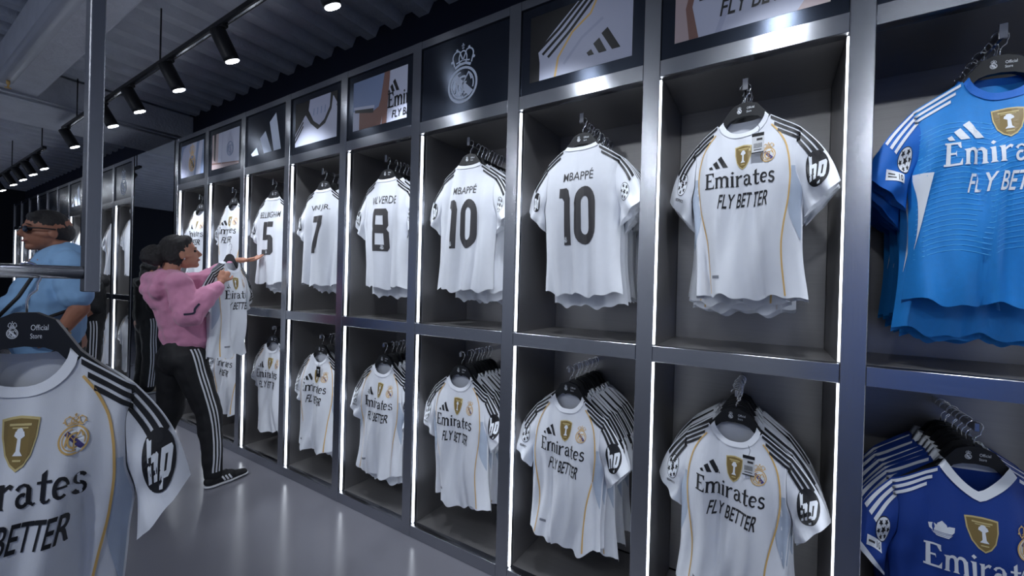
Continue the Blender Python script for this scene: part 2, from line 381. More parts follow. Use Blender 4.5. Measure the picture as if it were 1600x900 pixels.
# ------------------------------------------------------------------ jerseys
def smooth01(t): t = max(0., min(1., t)); return t*t*(3-2*t)
def lerp(a, b, t): return a+(b-a)*t
SHX = .192
WPTS = [(-.10, SHX), (-.185, SHX), (-.26, .178), (-.34, .182), (-.42, .200), (-.5, .194), (-.65, .190), (-.85, .200)]
class Jersey:
    """Parametric hung T-shirt.  x across (wearer's left at +x), front faces -y, z=0 on the rail."""
    NX, NR = 40, 40
    def __init__(s, seed, width=1.0, fold=1.0, lsw=(.0, .0), vneck=False):
        r = random.Random(seed); s.p = [r.uniform(0, 6.28) for _ in range(12)]; s.wd = width; s.fold = fold; s.lsw = lsw; s.vneck = vneck
        s.zs, s.za, s.zh = -.185, -.43, -.815
        s.sway = r.uniform(-.02, .02)
    def W(s, z):
        P = WPTS
        if z >= P[0][0]: return P[0][1]*s.wd
        for (z0, w0), (z1, w1) in zip(P, P[1:]):
            if z <= z0 and z >= z1: return lerp(w0, w1, smooth01((z0-z)/(z0-z1)))*s.wd
        return P[-1][1]*s.wd
    def ztop(s, x, front):
        ax = abs(x); nk = .088
        if ax < nk:
            d = (.085 if s.vneck else .070) if front else .014
            q = (1-(ax/nk)**(1.4 if s.vneck and front else 2.4))
            return -.115 - d*max(0, q)**(.9 if s.vneck and front else .62)
        return -.115 - (ax-nk)/(SHX*s.wd-nk)*.070
    def E(s, z):
        if z > s.zs or z < s.za: return 0.
        return .024*math.sin(PI*(s.zs-z)/(s.zs-s.za))
    def y(s, x, z, front):
        w = s.W(z); q = max(-1., min(1., x/w)); t = max(0., (-.115-z)/.70)
        D = .020+.034*smooth01(t*2.6); e = s.E(z); p = s.p
        base = e+(D-e)*math.sqrt(max(0., 1-q*q))
        a = (.003+.033*t**.95)*s.fold*(1-q**6)
        if front: f = a*(.50*math.sin(41*x+p[0]+2.8*z)+.42*(1-.55*min(1, t))*math.sin(78*x+p[1]-3.4*z+1.5*math.sin(9*z+p[10]))+.34*math.sin(24*x-10*z+p[2])+.85*(1-2*abs(math.sin(15*x+p[11]+.9*z))**.6)); return -base+f
        f = a*(.55*math.sin(34*x+p[3]+1.5*z)+.35*math.sin(66*x+p[4]-2*z)+.25*math.sin(19*x+9*z+p[5])-.80*(1-2*abs(math.sin(14*x+p[10]+.8*z))**.6)); return base+f
    def pt(s, x, z, front, off=0.0):
        t = max(0., (-.115-z)/.70)
        return (x+s.sway*t*t*1.5, s.y(x, z, front)+(-off if front else off), z)
    def hem(s, q, front):
        return s.zh+.008*math.sin(7*q+s.p[6])+.006*math.sin(15*q+s.p[7])-(0.012 if not front else 0)+.010*q*q
    def sl(s, a, b, front, lr, off=0.0):
        z0 = lerp(s.zs, s.za, b); x0 = s.W(z0); hx = lerp(.304, .204, b)*lerp(1, s.wd, .7); hz = lerp(-.398, -.512, b)
        sw = s.lsw[0 if lr < 0 else 1]
        x = lerp(x0, hx, a); z = lerp(z0, hz, a)
        k = .020*math.sin(PI*min(a, 1)*.9)*(1-b)**2; x += k*.8; z += k*.6
        th = lerp(s.E(z0), .034*max(0., math.sin(PI*b))**.6, smooth01(a*1.2))
        f = (.012*s.fold*a*math.sin(13*b+s.p[8]+4*a)*math.sin(PI*b)) + .006*s.fold*math.sin(9*a+6*b+s.p[9])*math.sin(PI*b)*min(1, a*3)
        y = (-(th+off) if front else (th+off)) + f + sw*a*a
        return (lr*x, y, z)
    def body_mesh(s, m):
        V, F = [], []
        for fr in (True, False):
            b = len(V)
            for j in range(s.NR+1):
                for i in range(s.NX+1):
                    q = -1+2*i/s.NX; zt = s.ztop(q*SHX*s.wd, fr); r = j/s.NR
                    z = lerp(zt, s.hem(q, fr), r); V.append(s.pt(q*s.W(z), z, fr))
            w = s.NX+1
            for j in range(s.NR):
                for i in range(s.NX):
                    k = b+j*w+i; F.append((k, k+w, k+w+1, k+1) if fr else (k, k+1, k+w+1, k+w))
        return pydata('jersey_body', V, F, m, True)
    def sleeve_mesh(s, lr, m):
        V, F = [], []; n = 14
        for fr in (True, False):
            b0 = len(V)
            for j in range(n+1):
                for i in range(n+1): V.append(s.sl(j/n, i/n, fr, lr))
            w = n+1
            for j in range(n):
                for i in range(n):
                    k = b0+j*w+i; q = (k, k+1, k+w+1, k+w)
                    F.append(q if (fr == (lr > 0)) else q[::-1])
        return pydata('sleeve', V, F, m, True)
    def cuff_mesh(s, lr, m, a0=.86, off=.0015):
        V, F = [], []; n = 14
        for fr in (True, False):
            b0 = len(V)
            for j in range(3):
                for i in range(n+1): V.append(s.sl(lerp(a0, 1.005, j/2), i/n, fr, lr, off))
            w = n+1
            for j in range(2):
                for i in range(n):
                    k = b0+j*w+i; F.append((k, k+1, k+w+1, k+w))
        return pydata('cuff', V, F, m, True)
    def collar_mesh(s, m, h=.016):
        n = 20; lo, hi = [], []
        nk = .088
        for fr in (True, False):
            for i in range(n):
                x = nk*math.cos(PI*i/n) * (1 if fr else -1)
                z = s.ztop(x, fr); p = Vector(s.pt(x, z, fr, .0015)); lo.append(p)
                g = .84; dz = h*(1.0 if not fr else .9)
                hi.append(Vector((x*g, p.y*.80, z+dz*(1 if abs(x) < nk*.9 else .9))))
        N = len(lo); dn = [p+Vector((0, (-.0018 if k < n else .0018), -.004)) for k, p in enumerate(lo)]
        V = dn+hi; F = [(k, (k+1) % N, N+(k+1) % N, N+k) for k in range(N)]
        return pydata('collar', V, F, m, True)
    # --- print mapping
    def fmap(s, front, base=.0016):
        def fn(x, z, l):
            X = x if front else -x
            return s.pt(X, z, front, base+.0005*l)
        return fn
    def smap(s, lr, a0, b0, size, front=True, rot=0.0, base=.0018):
        ca, sa = math.cos(rot), math.sin(rot)
        def fn(u, v, l):
            U = (u*ca-v*sa)*size*lr; V_ = (u*sa+v*ca)*size
            # along-sleeve axis points out and down, across axis goes down to the seam
            du = U*.80 - V_*.60; dv = -V_*.80 - U*.60
            a = a0+(U*.52-V_*.854)/.225; b = b0-(U*.854+V_*.52)/.225*.98
            if b < 0: return s.sl(a, -b, not front, lr, base+.0005*l)
            return s.sl(a, b, front, lr, base+.0005*l)
        return fn
    def stripes_mesh(s, lr, m, n=3, wd=.0115, gap=.0185, aend=.50, front=True, both=True):
        V, F = [], []
        for side in ((True, False) if both else (front,)):
            for k in range(n):
                o0 = .004+gap*k; o1 = o0+wd
                if side != front and k > 0: continue
                pts = []
                for i in range(9):
                    x = lerp(.094+.012*k, SHX*s.wd-.0005, i/8); zt = s.ztop(x, side)
                    pts.append([s.pt(lr*x, zt-o, side, .0022) for o in (o0, (o0+o1)/2, o1)])
                for i in range(0, 13):
                    a = aend*i/12
                    pts.append([s.sl(a, min(1, o/lerp(.245, .150, a)), side, lr, .0024) for o in (o0, (o0+o1)/2, o1)])
                b = len(V)
                for p in pts: V += p
                for i in range(len(pts)-1):
                    for j in range(2): F.append((b+i*3+j, b+i*3+j+1, b+i*3+3+j+1, b+i*3+3+j))
        return pydata('shoulder_stripes', V, F, m, True)
    def piping_mesh(s, lr, m, w=.005):
        P = [(.100, -.158), (.125, -.190), (.150, -.240), (.162, -.30), (.166, -.37), (.158, -.45), (.144, -.52), (.132, -.60), (.130, -.68), (.136, -.803)]
        c = []
        for i in range(len(P)-1):
            for k in range(5): t = k/5; c.append((lerp(P[i][0], P[i+1][0], t)*s.wd, lerp(P[i][1], P[i+1][1], t)))
        c.append((P[-1][0]*s.wd, P[-1][1]))
        for _ in range(3): c = [c[0]]+[((c[i-1][0]+c[i][0]*2+c[i+1][0])/4, (c[i-1][1]+c[i][1]*2+c[i+1][1])/4) for i in range(1, len(c)-1)]+[c[-1]]
        F = Flat().stroke([(lr*x, z) for x, z in c], w, m)
        return F.mesh('piping', s.fmap(True, .0022), smooth=True)
    def panel_mesh(s, lr, m):
        V, F = [], []; n = 14; c = 5
        for i in range(n+1):
            z = lerp(-.33, -.60, i/n); xi = lerp(.168, .136, smooth01((-.36-z)/.2))*s.wd; xo = s.W(z)*.985
            if z < -.45: xi = lerp(xi, xo*.99, (-.45-z)/.15)
            for j in range(c+1): V.append(s.pt(lr*lerp(xi, xo, j/c), z, True, .0012))
        for i in range(n):
            for j in range(c): k = i*(c+1)+j; F.append((k, k+1, k+c+2, k+c+1))
        return pydata('side_panel', V, F, m, True)

def build_jersey(J, body_m, style, number=None, pname=None):
    """prototype thing; style: home front, home back, keeper, away"""
    t = empty('football_jersey')
    slm = {'keeper': CYAN2, 'away': NAVY}.get(style, body_m)
    mesh_obj('jersey_body', J.body_mesh(body_m), t)
    for lr in (-1, 1):
        mesh_obj('sleeve', J.sleeve_mesh(lr, slm), t)
    g = .012
    if style == 'home':
        mesh_obj('collar', J.collar_mesh(WHITE), t)
        for lr in (-1, 1):
            mesh_obj('shoulder_stripes', J.stripes_mesh(lr, BLACK), t); mesh_obj('piping', J.piping_mesh(lr, GOLD), t); mesh_obj('side_panel', J.panel_mesh(lr, GREYP), t)
        F = Flat().merge(sponsor(BLACK, .242), lambda x, y: (x-.004, y*1.15-.385)); mesh_obj('chest_lettering', F.mesh('chest_lettering', J.fmap(True), g), t)
        F = Flat().merge(bars_mark(BLACK), lambda x, y: (x*.074-.112, y*.078-.305)); mesh_obj('chest_logo', F.mesh('chest_logo', J.fmap(True), g), t)
        F = Flat().merge(shield_patch(), lambda x, y: (x*.060+.008, y*.082-.268)); mesh_obj('shield_patch', F.mesh('shield_patch', J.fmap(True), g), t)
        F = Flat().merge(club_crest(GOLD, GOLD, CRESTB, GOLD, WPRINT), lambda x, y: (x*.050+.092, (y if y < .48 else .48+(y-.48)*.62)*.056-.278)); mesh_obj('crest', F.mesh('crest', J.fmap(True), g), t)
        F = Flat().merge(round_badge(BLACK, WPRINT)); mesh_obj('sleeve_badge', F.mesh('sleeve_badge', J.smap(1, .58, .30, .120), .2), t)
        F = Flat().merge(star_ball(WPRINT, BLACK)).text('RESPECT', 0, -.78, .7, .14, BLACK, bold=.02); mesh_obj('sleeve_patch', F.mesh('sleeve_patch', J.smap(-1, .50, .30, .088), .2), t)
        F = Flat().poly(rect(-.112, -.742, -.078, -.730), LABELG); mesh_obj('hem_label', F.mesh('hem_label', J.fmap(True), g), t)
    elif style == 'back':
        mesh_obj('collar', J.collar_mesh(WHITE, .014), t)
        for lr in (-1, 1): mesh_obj('shoulder_stripes', J.stripes_mesh(lr, BLACK, front=False, n=2), t)
        if number:
            D, w = digits(number, GREYPR); H_ = .275; k = .185/w if len(number) > 1 else .120/w
            F = Flat().merge(D, lambda x, y: ((x-w/2)*k, y*H_-.590)); F.merge(club_crest(WPRINT, WPRINT, WPRINT, WPRINT), lambda x, y: (x*.018-(.058 if len(number) > 1 else -.01), y*.018-.570), 2)
            mesh_obj('number_print', F.mesh('number_print', J.fmap(False), g), t)
            F = Flat().text(pname, 0, -.282, .026*len(pname), .052, GREYPR, bold=.004); mesh_obj('name_print', F.mesh('name_print', J.fmap(False), g), t)
        F = Flat().merge(round_badge(BLACK, WPRINT)); mesh_obj('sleeve_badge', F.mesh('sleeve_badge', J.smap(1, .58, .36, .09, False), .2), t)
        F = Flat().merge(star_ball(WPRINT, BLACK)); mesh_obj('sleeve_patch', F.mesh('sleeve_patch', J.smap(-1, .50, .40, .078, False), .2), t)
    elif style == 'keeper':
        mesh_obj('collar', J.collar_mesh(CYAN2, .022), t)
        for lr in (-1, 1): mesh_obj('shoulder_stripes', J.stripes_mesh(lr, WPRINT, wd=.009, gap=.017), t)
        F = Flat()
        for k in range(26):
            z0 = -.26-.016*k
            F.stroke([(lerp(-.19, .19, i/24), z0+.020*abs(math.sin(i*.26+.5))*1.6-.03*abs(i/12-1)) for i in range(25)], .0017, CYANL, 0)
        mesh_obj('knit_pattern', F.mesh('knit_pattern', J.fmap(True, .0009)), t)
        F = Flat().merge(sponsor(WPRINT, .262), lambda x, y: (x-.004, y*1.2-.385)); mesh_obj('chest_lettering', F.mesh('chest_lettering', J.fmap(True, .002), g), t)
        F = Flat().merge(bars_mark(WPRINT), lambda x, y: (x*.086-.130, y*.09-.305)); mesh_obj('chest_logo', F.mesh('chest_logo', J.fmap(True, .002), g), t)
        F = Flat().merge(shield_patch(), lambda x, y: (x*.068+.005, y*.078-.262)); mesh_obj('shield_patch', F.mesh('shield_patch', J.fmap(True, .002), g), t)
        F = Flat().merge(star_ball(WPRINT, BLACK)); mesh_obj('sleeve_patch', F.mesh('sleeve_patch', J.smap(-1, .40, .44, .080), .2), t)
        F = Flat().poly(rect(-.7, -.28, .7, .28), WPRINT).text('10', .4, -.18, .34, .36, BLACK, 1, .02); F.poly(rect(-.55, -.12, .05, -.04), GREYPR, 1); F.poly(rect(-.55, .04, -.05, .12), GREYPR, 1)
        mesh_obj('sleeve_label', F.mesh('sleeve_label', J.smap(-1, .72, .44, .062), .2), t)
        V, Fc = [], []
        for i in range(13):
            z = lerp(-.40, -.64, i/12)
            for j in range(3): V.append(J.pt(-lerp(lerp(.158, .190, i/12), J.W(z)*.985, j/2*(1-i/13)), z, True, .0030))
        for i in range(12):
            for j in range(2): k = i*3+j; Fc.append((k, k+1, k+4, k+3))
        mesh_obj('side_panel', pydata('side_panel', V, Fc, WPRINT, True), t)
    elif style == 'away':
        mesh_obj('collar', J.collar_mesh(WPRINT, .026), t)
        for lr in (-1, 1):
            mesh_obj('shoulder_stripes', J.stripes_mesh(lr, WPRINT, wd=.010, gap=.018), t); mesh_obj('cuff', J.cuff_mesh(lr, WPRINT, .90), t)
        F = Flat().merge(sponsor(WPRINT, .262), lambda x, y: (x, y*1.2-.425)); mesh_obj('chest_lettering', F.mesh('chest_lettering', J.fmap(True), g), t)
        F = Flat().merge(trefoil_mark(WPRINT, NAVY), lambda x, y: (x*.075-.128, y*.075-.33)); mesh_obj('chest_logo', F.mesh('chest_logo', J.fmap(True), g), t)
        F = Flat().merge(shield_patch(), lambda x, y: (x*.072+.0, y*.082-.292)); mesh_obj('shield_patch', F.mesh('shield_patch', J.fmap(True), g), t)
        F = Flat().merge(club_crest(GOLD, GOLD, CRESTB, GOLD, WPRINT), lambda x, y: (x*.062+.10, y*.066-.318)); mesh_obj('crest', F.mesh('crest', J.fmap(True), g), t)
        F = Flat().merge(star_ball(WPRINT, BLACK)); mesh_obj('sleeve_patch', F.mesh('sleeve_patch', J.smap(-1, .42, .42, .080), .2), t)
        F = Flat().poly(rect(-.7, -.28, .7, .28), WPRINT).text('10', .4, -.18, .34, .36, BLACK, 1, .02); F.poly(rect(-.55, -.06, .05, .06), GREYPR, 1)
        mesh_obj('sleeve_label', F.mesh('sleeve_label', J.smap(-1, .70, .44, .058), .2), t)
    return t

# --- hanger
HB = [(-.016, -.076), (-.045, -.088), (-.085, -.140), (-.170, -.205), (-.178, -.216), (-.168, -.220), (-.085, -.176), (-.05, -.140), (-.03, -.132), (0, -.129)]
def build_hanger(logo=True):
    t = empty('clothes_hanger')
    right = [(-x, z) for x, z in HB[::-1]][1:]
    b = BM(); b.prism(HB+right, -.009, .009); mesh_obj('hanger_bar', b.mesh('hanger_bar'), t, HANG)
    pts = [(0, 0, -.085), (0, 0, -.055)] + [(.021*math.sin(math.radians(a)), 0, -.021+.0035+.021*math.cos(math.radians(a))) for a in range(150, -116, -22)]
    pts = [(0, 0, -.085), (0, 0, -.058), (.004, 0, -.048), (.014, 0, -.040)] + [(.0195*math.cos(math.radians(a)), 0, -.0165+.0195*math.sin(math.radians(a))) for a in range(-40, 196, 20)]
    b = BM(); b.tube(pts, .0022, 6); mesh_obj('hook', b.mesh('hook'), t, CHROME)
    if logo:
        F = Flat().merge(club_crest(WPRINT, WPRINT, WPRINT, WPRINT), lambda x, y: (x*.017-.017, y*.017-.108)); F.text('Official', .022, -.104, .026, .009, WPRINT); F.text('Store', .017, -.117, .017, .008, WPRINT)
        mesh_obj('hanger_print', F.mesh('hanger_print', lambda x, z, l: (x, -.0096-.0003*l, z)), t)
    return t

STACK_ONLY = ('jersey_body', 'sleeve', 'collar', 'shoulder_stripes', 'sleeve_badge', 'sleeve_patch', 'cuff', 'side_panel', 'piping')
protos = {}
def proto(key):
    if key not in protos:
        k = key[0]
        if k == 'home': protos[key] = build_jersey(Jersey(10+key[1], .98, 1.0, ((.03, .02), (.0, -.03), (.02, .03), (-.02, .02))[key[1] % 4]), WHITE, 'home')
        elif k == 'back': protos[key] = build_jersey(Jersey(40+key[1], 1.0, .9, (.02, -.02)), WHITE, 'back', key[2], key[3])
        elif k == 'keeper': protos[key] = build_jersey(Jersey(71, 1.04, .9, (.0, .0)), CYAN, 'keeper')
        elif k == 'away': protos[key] = build_jersey(Jersey(83, 1.04, .8, (.0, .0), True), NAVY, 'away')
        protos[key+('fresh',)] = True
    return protos[key]
HANGERS = {}
def hanger_copy(logo):
    if logo not in HANGERS:
        HANGERS[logo] = build_hanger(logo); return HANGERS[logo]
    return copy_tree(HANGERS[logo])
def jersey_copy(key, only=None):
    p = proto(key)
    if protos.get(key+('fresh',)) and not only:
        protos[key+('fresh',)] = False; return p
    return copy_tree(p, None, only)
rng = random.Random(5)
def rack(x, y0, z, n, key_front, key_stack, theta, label, slabel, group, dy=.036, jit=.05, front_yaw=None, fdz=0.0, splay=0.0, hl=''):
    """n jerseys on hangers along +Y from y0; front one gets its own label"""
    for k in range(n):
        fr = k == 0
        key = key_front if fr else key_stack[k % len(key_stack)]
        o = jersey_copy(key, None if fr else STACK_ONLY)
        flip = PI if key[0] == 'back' else 0
        th = (theta if front_yaw is None else front_yaw) if fr else theta+splay*k+rng.uniform(-jit, jit)
        yy = y0+dy*k+(0 if fr else .03)+(0 if fr else rng.uniform(-.004, .004)); sz = 1.0 if fr else rng.uniform(1.02, 1.12)+(.07 if key[0] == 'keeper' else 0); dz = 0 if fr else rng.uniform(-.004, .004)+.006+.15*(sz-1)
        if not fr: o.scale = (1.0, .55, sz)
        o.location = (x+(0 if fr else rng.uniform(-.006, .006)), yy, z+dz-.03); o.rotation_euler = (0, rng.uniform(-.02, .02) if not fr else 0, th+flip)
        if fr: tag(o, label, 'jersey', group)
        else: tag(o, slabel, 'jersey', group)
        h = hanger_copy(fr); h.location = (o.location.x, yy, z); h.rotation_euler = (0, 0, th)
        if not fr: h.scale = (.84, .38, 1.0)
        if fr: tag(h, 'black hanger of the ' + hl, 'hanger', 'hangers')
        else: tag(h, 'black hanger behind the front one in ' + group[11:], 'hanger', 'hangers in ' + group[11:])
    return

# ------------------------------------------------------------------ room shell
FY = 1.772                                     # front plane of the wall unit
def struct(o): o['kind'] = 'structure'; return o
struct(BM().box((-16, -4.0, -.06), (5, 2.6, 0)).build('floor', FLOORM))
# ribbed deck
V, F = [], []; xs = []
x = -16.0
while x < 5:
    for dx, dz in ((0, 0), (.10, 0), (.15, -.07), (.25, -.07)): xs.append((x+dx, 3.62+dz))
    x += .30
for x, z in xs: V += [(x, -4.0, z), (x, 2.6, z)]
for i in range(len(xs)-1): F.append((2*i, 2*i+1, 2*i+3, 2*i+2))
struct(mesh_obj('ceiling', pydata('ceiling', V, F, CEIL)))
struct(BM().box((-16, 2.30, 0), (5, 2.60, 3.62)).build('wall_back', BULK))
struct(BM().box((-16.2, -4.0, 0), (-16, 2.6, 3.62)).build('wall_left', DARKW))
struct(BM().box((-7.25, -4.0, 3.20), (-6.30, 2.3, 3.55), .01).build('trim_1', BEAM))
struct(BM().box((-6.30, .68, 3.27), (3.0, .98, 3.56), .015).build('trim_2', BEAM))

# ------------------------------------------------------------------ wall unit
PW = .0341; PITCH = .6848; U0 = .2358
ZB, ZM0, ZM1, ZU, ZH, ZT = .0676, 1.2023, 1.2672, 2.3867, 2.4540, 2.93
DEP = .50
X_ = lambda i: U0+PITCH*i
_bay = {}
def shared(key, fn):
    if key not in _bay: _bay[key] = fn()
    return _bay[key]
def bay(x0, label, header, right_post=False, hide_led=False, lo=(0, 0, 0)):
    t = empty('display_bay', (x0, FY, 0)); tag(t, label, 'display shelf', 'bays of the jersey wall')
    P = PITCH
    def part(name, a, b, m, bev=.0015, key=None, par=t):
        return mesh_obj(name, shared(key or (name, a, b), lambda: BM().box(a, b, bev).mesh(name)), par, m)
    for k in ((0, 1) if right_post else (0,)): part('post', (-PW+k*P, 0, 0), (PW+k*P, .06, ZT), STEEL, .002)
    xa, xb = PW+.0006, P-PW-.0006
    part('base_rail', (xa, .002, 0), (xb, .05, ZB), STEELH); part('shelf_rail', (xa, .002, ZM0), (xb, .05, ZM1), STEELH)
    part('header_rail', (xa, .002, ZU), (xb, .05, ZH), STEELH); part('top_rail', (xa, .002, 2.885), (xb, .05, ZT), STEELH)
    part('side_panel', (PW-.012, .0605, .004), (PW, DEP, ZT-.01), STEELIN); part('side_panel', (P-PW, .0605, .004), (P-PW+.012, DEP, ZT-.01), STEELIN)
    part('back_panel', (xa, DEP-.012, .07), (xb, DEP, ZT-.01), STEELIN)
    part('bottom_panel', (xa, .0505, .03), (xb, DEP-.0125, ZB-.004), STEELIN); part('shelf_panel', (xa, .0505, ZM0+.012), (xb, DEP-.0125, ZM1-.003), STEELIN)
    part('top_panel', (xa, .0505, ZU+.015), (xb, DEP-.0125, ZU+.035), STEELIN)
    if True:
        for z0, z1 in ((ZB+.004, ZM0-.006), (ZM1+.004, ZU-.006)):
            if not hide_led: part('led_strip', (xa, .020, z0), (xa+.003, .034, z1), LED, 0)
            part('led_strip', (xb-.003, .020, z0), (xb, .034, z1), LED, 0)
    for z, yf, xm in ((2.313, .085, P/2), (1.104+lo[2], .085+lo[1], P/2+lo[0])):
        r = mesh_obj('hanging_rail', shared(('hr', z, yf, xm), lambda: BM().box((xm-.005, yf, z-.014), (xm+.005, DEP-.0125, z+.011), .001).mesh('hanging_rail')), t, CHROME)
        mesh_obj('end_cap', shared(('hc', z, yf, xm), lambda: BM().box((xm-(.010 if z > 2 else .0055), yf-.008, z-(.020 if z > 2 else .0145)), (xm+(.010 if z > 2 else .0055), yf-.0002, z+(.026 if z > 2 else .0115)), .001).mesh('end_cap')), r, CHROME)
    hp = part('header_panel', (xa, .012, ZH+.0006), (xb, .022, 2.8844), DARKSTEEL)
    if header:
        mesh_obj('header_print', header.mesh('header_print', lambda u, v, l: (P/2+u, .0112-.0005*l, v), clipto=(-.3, 2.46, .3, 2.88)), hp)
    return t

# ---- header prints (u,v) with v in metres above the floor
PX, PZ0, PZ1 = .255, 2.512, 2.835
SKIN_P = mat('print_skin_tone', (122, 88, 80), .5); LAV = mat('print_pale_lavender', (178, 182, 202), .5); LAVD = mat('print_lavender_shade', (164, 168, 192), .5)
INK = mat('print_black', (14, 14, 18), .45); PEACH = mat('print_peach', (172, 154, 156), .5); BLUEG = mat('print_blue_grey', (120, 136, 170), .5)
def frame_print(bg):
    return Flat().poly(rect(-PX, PZ0, PX, PZ1), bg, 0)
def cp(F, poly, m, l=1): return F.poly(clip(poly, -PX, PZ0, PX, PZ1), m, l)
def cstroke(F, pts, w, m, l=2):
    L, R_ = ribbon(pts, w)
    for i in range(len(pts)-1): cp(F, [R_[i], R_[i+1], L[i+1], L[i]], m, l)
def hdr_emirates(big):
    F = frame_print(LAV)
    cp(F, [(-PX, PZ0), (-.17, PZ0), (-.20, 2.62), (-.16, 2.84), (-PX, 2.84)], PEACH, 1); cp(F, [(-.20, PZ0), (-.165, PZ0), (-.19, 2.64), (-.15, 2.84), (-.17, 2.84), (-.215, 2.64)], SKIN_P, 2)
    cp(F, [(.16, PZ0), (PX, PZ0), (PX, 2.66)], PEACH, 1); cstroke(F, [(-.1, 2.5), (-.06, 2.62), (.02, 2.85)], .02, LAVD, 1)
    E_, w = airline_word(INK); k = .40/w; F.merge(E_, lambda x, y: (x*k-.165, y*k*1.05+2.655), 2); F.text('FLY BETTER', .06, 2.570, .30, .062, INK, 3, .012, .15)
    return F
def hdr_sleeve():
    F = frame_print(INK)
    cp(F, [(-.20, PZ0), (PX, PZ0), (PX, 2.84), (.0, 2.84), (-.12, 2.74), (-.21, 2.66), (-.20, 2.60)], LAV, 1)
    for k in range(3): cstroke(F, [(-.215+.03*k, 2.655-.02*k), (-.10+.03*k, 2.735-.012*k), (.02+.035*k, 2.84)], .014, INK, 2)
    cstroke(F, [(-.115, PZ0), (-.10, 2.60), (-.03, 2.70), (.06, 2.76), (.10, 2.84)], .010, GOLD, 2); cstroke(F, [(-.07, 2.56), (.02, 2.66), (.12, 2.72)], .014, LAVD, 2)
    F.merge(bars_mark(INK), lambda x, y: (x*.165+.045, y*.165+2.565), 3)
    return F
def hdr_arm():
    F = frame_print(LAV)
    cp(F, [(-.19, PZ0), (.02, PZ0), (.05, 2.62), (.06, 2.84), (-.02, 2.84), (.0, 2.68), (-.04, 2.63), (-.19, 2.63)], SKIN_P, 1)
    cp(F, [(-PX, 2.64), (-.23, 2.642), (-.06, 2.61), (.0, 2.63), (.02, 2.68), (.05, 2.84), (-PX, 2.84)], BLUEG, 2); cp(F, [(-.235, 2.655), (-.05, 2.632), (-.05, 2.60), (-.235, 2.632)], INK, 3); cp(F, [(-.245, 2.67), (-.04, 2.648), (-.04, 2.628), (-.245, 2.652)], LAV, 4)
    cp(F, [(.03, PZ0), (.075, PZ0), (.10, 2.84), (.05, 2.84), (.045, 2.65)], SKIN_P, 3)
    F.merge(bars_mark(INK), lambda x, y: (x*.105+.085, y*.12+2.695), 4)
    E_, w = airline_word(INK); k = .36/w; G = Flat().merge(E_, lambda x, y: (x*k+.085, y*k*1.2+2.600)); G.text('FLY BETTER', .125, 2.532, .27, .045, INK, 0, .012, .15, centre=False)
    bm_ok = Flat()
    # keep only what lies on the poster
    for f, m in zip(G.f, G.m):
        p = clip([(G.v[i][0], G.v[i][1]) for i in f], -PX, PZ0, PX, PZ1)
        if len(p) >= 3: b = len(F.v); F.v += [(q[0], q[1], 5) for q in p]; F.f.append(tuple(range(b, b+len(p)))); F.m.append(F.mi(G.mats[m]))
    return F
def hdr_collar():
    F = frame_print(INK)
    cp(F, [(-PX, PZ0), (PX, PZ0), (PX, 2.74), (.19, 2.83), (-.02, 2.80), (-.14, 2.72), (-PX, 2.62)], LAV, 1)
    cp(F, [(-.10, 2.84), (-.13, 2.74), (-.06, 2.66), (.03, 2.60), (.12, 2.63), (.19, 2.72), (.21, 2.84)], INK, 2); cp(F, [(-.07, 2.84), (-.085, 2.76), (-.02, 2.67), (.05, 2.63), (.11, 2.66), (.17, 2.74), (.18, 2.84)], LAVD, 3)
    for k in range(4): cstroke(F, [(-.02+.045*k, 2.71), (-.015+.045*k, 2.76)], .010, BLUEG, 4)
    for k in range(3): cstroke(F, [(-.255, 2.545+.035*k), (-.15, 2.655+.03*k)], .013, INK, 3)
    cp(F, [(.20, 2.84), (PX, 2.84), (PX, 2.72)], INK, 3); cstroke(F, [(.21, 2.80), (.255, 2.74)], .012, LAV, 4)
    return F
def hdr_mono():
    F = frame_print(LAV); cp(F, [(-PX, PZ0), (-.14, PZ0), (-.13, 2.84), (-PX, 2.84)], PEACH, 1); cp(F, [(-.22, 2.60), (-.19, 2.58), (-.18, 2.84), (-.22, 2.84)], INK, 2)
    cp(F, [(-PX, PZ0), (PX, PZ0), (PX, 2.535), (.05, 2.55), (-PX, 2.575)], SKIN_P, 2); cp(F, [(-PX, PZ0), (PX, PZ0), (PX, 2.525), (-PX, 2.56)], PEACH, 3); cstroke(F, [(-.07, PZ0), (-.05, 2.84)], .012, LAVD, 2)
    F.merge(club_crest(BLUEG, BLUEG, LAVD, LAV), lambda x, y: (x*.13+.09, y*.13+2.665), 3)
    return F
def hdr_drape():
    F = frame_print(BLUEG); cp(F, [(-PX, PZ0), (-.02, PZ0), (.02, 2.84), (-.10, 2.84), (-.2, 2.80), (-PX, 2.66)], LAVD, 1); cp(F, [(.08, PZ0), (.18, PZ0), (.24, 2.84), (.16, 2.84)], LAV, 1); cp(F, [(-.14, PZ0), (.05, PZ0), (.10, 2.84), (-.02, 2.84)], LAV, 2)
    F.merge(club_crest(GOLD, GOLD, INK, GOLD, BLUEG), lambda x, y: (x*.15+.0, y*.17+2.64), 3)
    return F
LOGOW = mat('pale_logo_print', (196, 206, 226), .5)
def hdr_crest(): return Flat().merge(club_crest(LOGOW, LOGOW, LOGOW, LOGOW), lambda x, y: (x*.212, y*.205+2.607))
def hdr_bars():
    F = Flat()
    for p in ([(-.225, 2.555), (-.135, 2.60), (-.10, 2.535), (-.20, 2.535)], [(-.085, 2.665), (.0, 2.715), (.10, 2.535), (-.02, 2.535)], [(.06, 2.775), (.155, 2.835), (.235, 2.535), (.13, 2.535)]): F.poly([(-.225, 2.555), (-.135, 2.60), (-.10, 2.535), (-.20, 2.535)] if False else p, LOGOW, 1)
    return F
